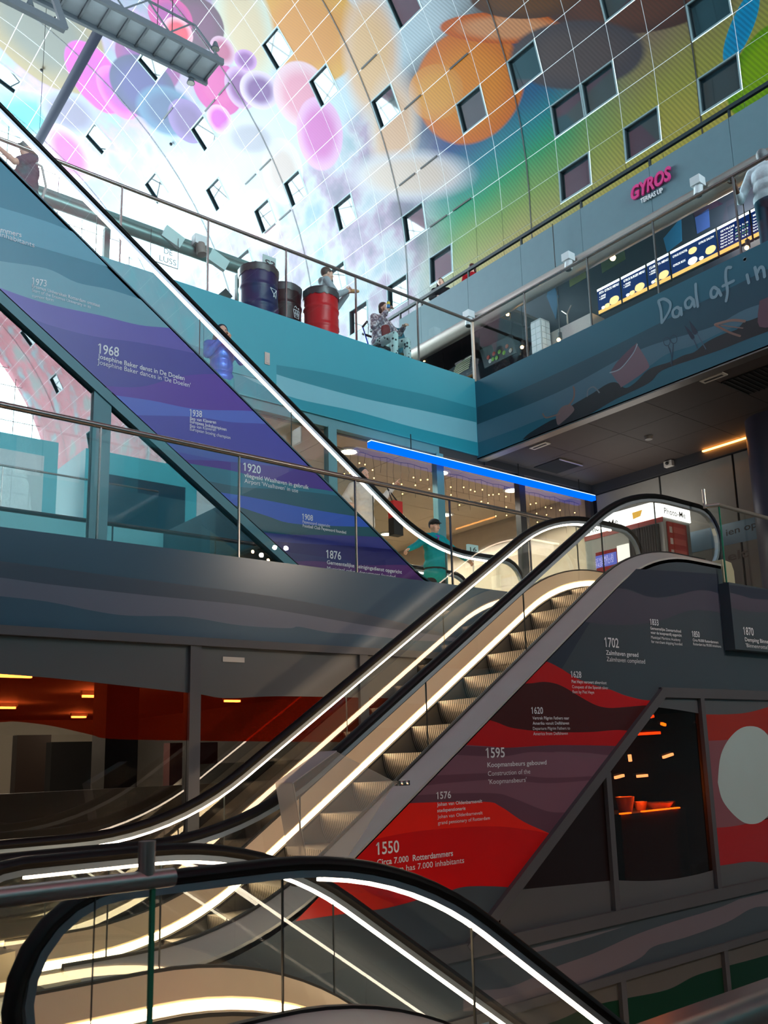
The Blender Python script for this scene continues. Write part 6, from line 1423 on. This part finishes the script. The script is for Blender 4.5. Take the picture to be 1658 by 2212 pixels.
# seated woman on a walking frame
seat = .50
SJ = dict(pel=(0, -.02, seat + .10), che=(0, .0, seat + .43), nec=(0, .03, seat + .60), hea=(0, .07, seat + .75), shR=(.185, .0, seat + .54), shL=(-.185, .0, seat + .54), elR=(.30, .08, seat + .30), wrR=(.10, .24, seat + .62), elL=(-.32, .12, seat + .34), wrL=(-.22, .34, seat + .40),
          hiR=(.10, .02, seat + .08), hiL=(-.10, .02, seat + .08), knR=(.17, .44, seat + .06), knL=(-.15, .44, seat + .06), anR=(.16, .42, .09), anL=(-.16, .46, .09))
pr_, j = person('seated person in plaid shirt and printed leggings drinking, on a blue walking frame', (8.78, 11.2, 7.69), math.pi * 1.06, 1.66, SJ, top=(206, 196, 204), tmat=checked('plaid_cloth', (226, 216, 222), (150, 140, 156), (120, 84, 96)), lmat=spotted('printed_leggings', (196, 222, 222), (40, 48, 56)), hair=(60, 46, 40), style='bob', curl=.9, stocky=1.2)
MB().ball(j['che'] + Vector((0, -.12, -.12)), (.10, .035, .17), 14, 10).build('inner_shirt', mat('maroon_shirt', (118, 44, 44), .8), pr_, True)
q = j['wrR'] + Vector((0, -.03, .10)); cn = thing('drink_can', 'blue and yellow drink can at the mouth of the seated person', 'can', q); MB().lathe([(.02, -.07), (.03, -.06), (.03, .05), (.024, .06)], q, 16).build('can', mat('can_blue', (70, 130, 190), .3, .5), cn, True); MB().lathe([(.0305, -.01), (.0305, .04)], q, 16).build('yellow_label', mat('can_yellow', (226, 200, 60), .4), cn, True)
BLU = mat('blue_frame_paint', (26, 54, 190), .35)
rl = thing('walking_frame', 'blue four wheeled walking frame under the seated person', 'walking frame', (8.9, 11.3, 7.69)); ox, oy, oz = 8.80, 11.28, 7.69
for s in (-1, 1):
    MB().tube([(ox + s * .28, oy - .34, oz + .12), (ox + s * .27, oy - .04, oz + .50), (ox + s * .27, oy + .12, oz + .92)], .013, 8).build('side_tube', BLU, rl, True); MB().tube([(ox + s * .28, oy + .30, oz + .12), (ox + s * .27, oy + .0, oz + .52)], .013, 8).build('rear_tube', BLU, rl, True)
    MB().tube([(ox + s * .27, oy + .12, oz + .90), (ox + s * .27, oy - .02, oz + .95)], .019, 8).build('grip', DARK, rl, True); MB().tube([(ox + s * .29, oy - .02, oz + .93), (ox + s * .30, oy - .10, oz + .86), (ox + s * .28, oy - .05, oz + .70)], .005, 5).build('brake_cable', DARK, rl)
    for y in (-.36, .32): MB().tube([(ox + s * .28 - .015, oy + y, oz + .095), (ox + s * .28 + .015, oy + y, oz + .095)], .092, 18).build('wheel', RUBBER, rl, True)
MB().box((ox - .22, oy - .20, oz + .47), (ox + .22, oy + .14, oz + .505)).build('seat', mat('seat_black', (30, 30, 32), .6), rl); MB().tube([(ox - .27, oy - .2, oz + .30), (ox + .27, oy - .2, oz + .30)], .011, 8).build('cross_tube', BLU, rl, True); MB().tube([(ox - .27, oy + .12, oz + .78), (ox + .27, oy + .12, oz + .78)], .02, 8).build('back_strap', DARK, rl, True)
jk = thing('folded_coat', 'dark petrol coat hanging over the walking frame beside the seated person', 'coat', (9.18, 11.2, 8.1)); q = MB(); limb(q, [Vector((9.14, 11.30, 8.64)), Vector((9.17, 11.22, 8.40)), Vector((9.15, 11.18, 8.16))], [.09, .12, .09]); q.ball((9.15, 11.2, 8.40), (.13, .12, .28)); o = q.build('coat', mat('cloth_petrol', (20, 92, 108), .8, 0, .2, 20), jk, True); remesh(o, .02)
bgb = thing('carrier_bag', 'olive brown bag hanging low on the walking frame', 'bag', (9.10, 11.0, 7.8)); MB().prism([(8.98, 10.93, 7.75), (9.20, 10.93, 7.72), (9.22, 10.93, 8.05), (8.99, 10.93, 8.08)], (0, .16, 0)).build('bag', mat('olive_bag', (84, 78, 40), .7), bgb); MB().tube([(9.02, 11.0, 8.06), (9.1, 11.0, 8.2), (9.18, 11.0, 8.05)], .008, 6).build('strap', DARK, bgb)
# man leaning on the right rail
person('man in white shirt and dark trousers leaning back on the balcony rail', (10.66, 5.18, 7.655), -R90 * .9, 1.66, dict(wrL=(-.32, -.30, 1.17), elL=(-.36, -.02, 1.06), elR=(.34, -.05, 1.10), wrR=(.30, -.30, 1.17), hea=(0, .03, 1.58)), skin=SKIN_B, top=(214, 226, 234), legs=(24, 70, 88), sleeve='rolled', hair=(120, 124, 126), curl=.9, stocky=1.12)
# people on the terrace
person('young woman with long dark hair leaning on the terrace rail', (13.45, 14.80, 11.05), R90 * 1.55, 1.66, dict(wrR=(.10, .34, 1.06), elR=(.26, .14, 1.12), wrL=(-.10, .34, 1.06), elL=(-.26, .14, 1.12), hea=(0, .08, 1.57)), top=(26, 26, 30), hair=(44, 32, 30), style='long', vox=.010)
person('person in red jacket with curly brown hair seen from behind on the terrace', (13.7, 13.95, 11.05), -R90 * .6, 1.74, dict(), top=(172, 24, 36), hair=(72, 36, 32), style='bob', vox=.010)

# ------------------------------------------------------------------ acrylic deflector and brackets on the centre escalator
def acrylic(name, lo_, hi_):
    m, nt, out = nodemat(name); tr = nt.nodes.new('ShaderNodeBsdfTransparent'); tr.inputs[0].default_value = (.95, .94, .92, 1); df = nt.nodes.new('ShaderNodeBsdfPrincipled'); df.inputs['Base Color'].default_value = (.8, .78, .74, 1); df.inputs['Roughness'].default_value = .25
    fr = nt.nodes.new('ShaderNodeLayerWeight'); fr.inputs[0].default_value = .35; mr = nt.nodes.new('ShaderNodeMapRange'); mr.inputs[3].default_value = lo_; mr.inputs[4].default_value = hi_; nt.links.new(fr.outputs['Facing'], mr.inputs[0]); mx = nt.nodes.new('ShaderNodeMixShader'); nt.links.new(mr.outputs[0], mx.inputs[0]); nt.links.new(tr.outputs[0], mx.inputs[1]); nt.links.new(df.outputs[0], mx.inputs[2]); nt.links.new(mx.outputs[0], out.inputs[0]); return m
ACR = acrylic('milky_acrylic', .15, .6); LIP = acrylic('acrylic_bright_lip', .42, .7)  # white mixed into the clear acrylic as painted sheen, stronger on the lips
ac = thing('acrylic_deflector', 'clear acrylic deflector plate fixed at the near side of the centre escalator', 'guard', (3.6, 5.2, .8))
q = [P(x, y, Y=5.22) for x, y in ((632, 1693), (727, 1624), (858, 1692), (846, 1702), (752, 1850), (660, 1850))]
MB().prism(q, (0, .008, 0)).build('plate', ACR, ac)
q2 = [P(x, y, Y=5.22) for x, y in ((632, 1693), (727, 1624))]; MB().prism([q2[0], q2[1], q2[1] + Vector((0, .22, 0)), q2[0] + Vector((0, .22, 0))], (0, 0, .008)).build('top_lip', LIP, ac)
MB().prism([q2[0], q2[0] + Vector((.0, .22, 0)), q[5] + Vector((0, .22, 0)), q[5]], (.008, 0, 0)).build('side_lip', LIP, ac)
CHR = mat('chrome_clip', (226, 222, 214), .12, 1.0)
for k, (x, y) in enumerate(((868, 1691), (648, 1906))):
    p = P(x, y, Y=5.30); r = thing('chrome_bracket', ['chrome bracket at the right tip of the acrylic deflector', 'chrome bracket on the deck seen through the foreground escalator glass'][k], 'bracket', p)
    MB().box((p.x - .05, p.y - .03, p.z - .02), (p.x + .05, p.y + .03, p.z + .015)).build('plate', CHR, r); MB().ball((p.x - .025, p.y - .03, p.z), .015).ball((p.x + .025, p.y - .03, p.z), .015).build('bolt', CHR, r)
flush_text()
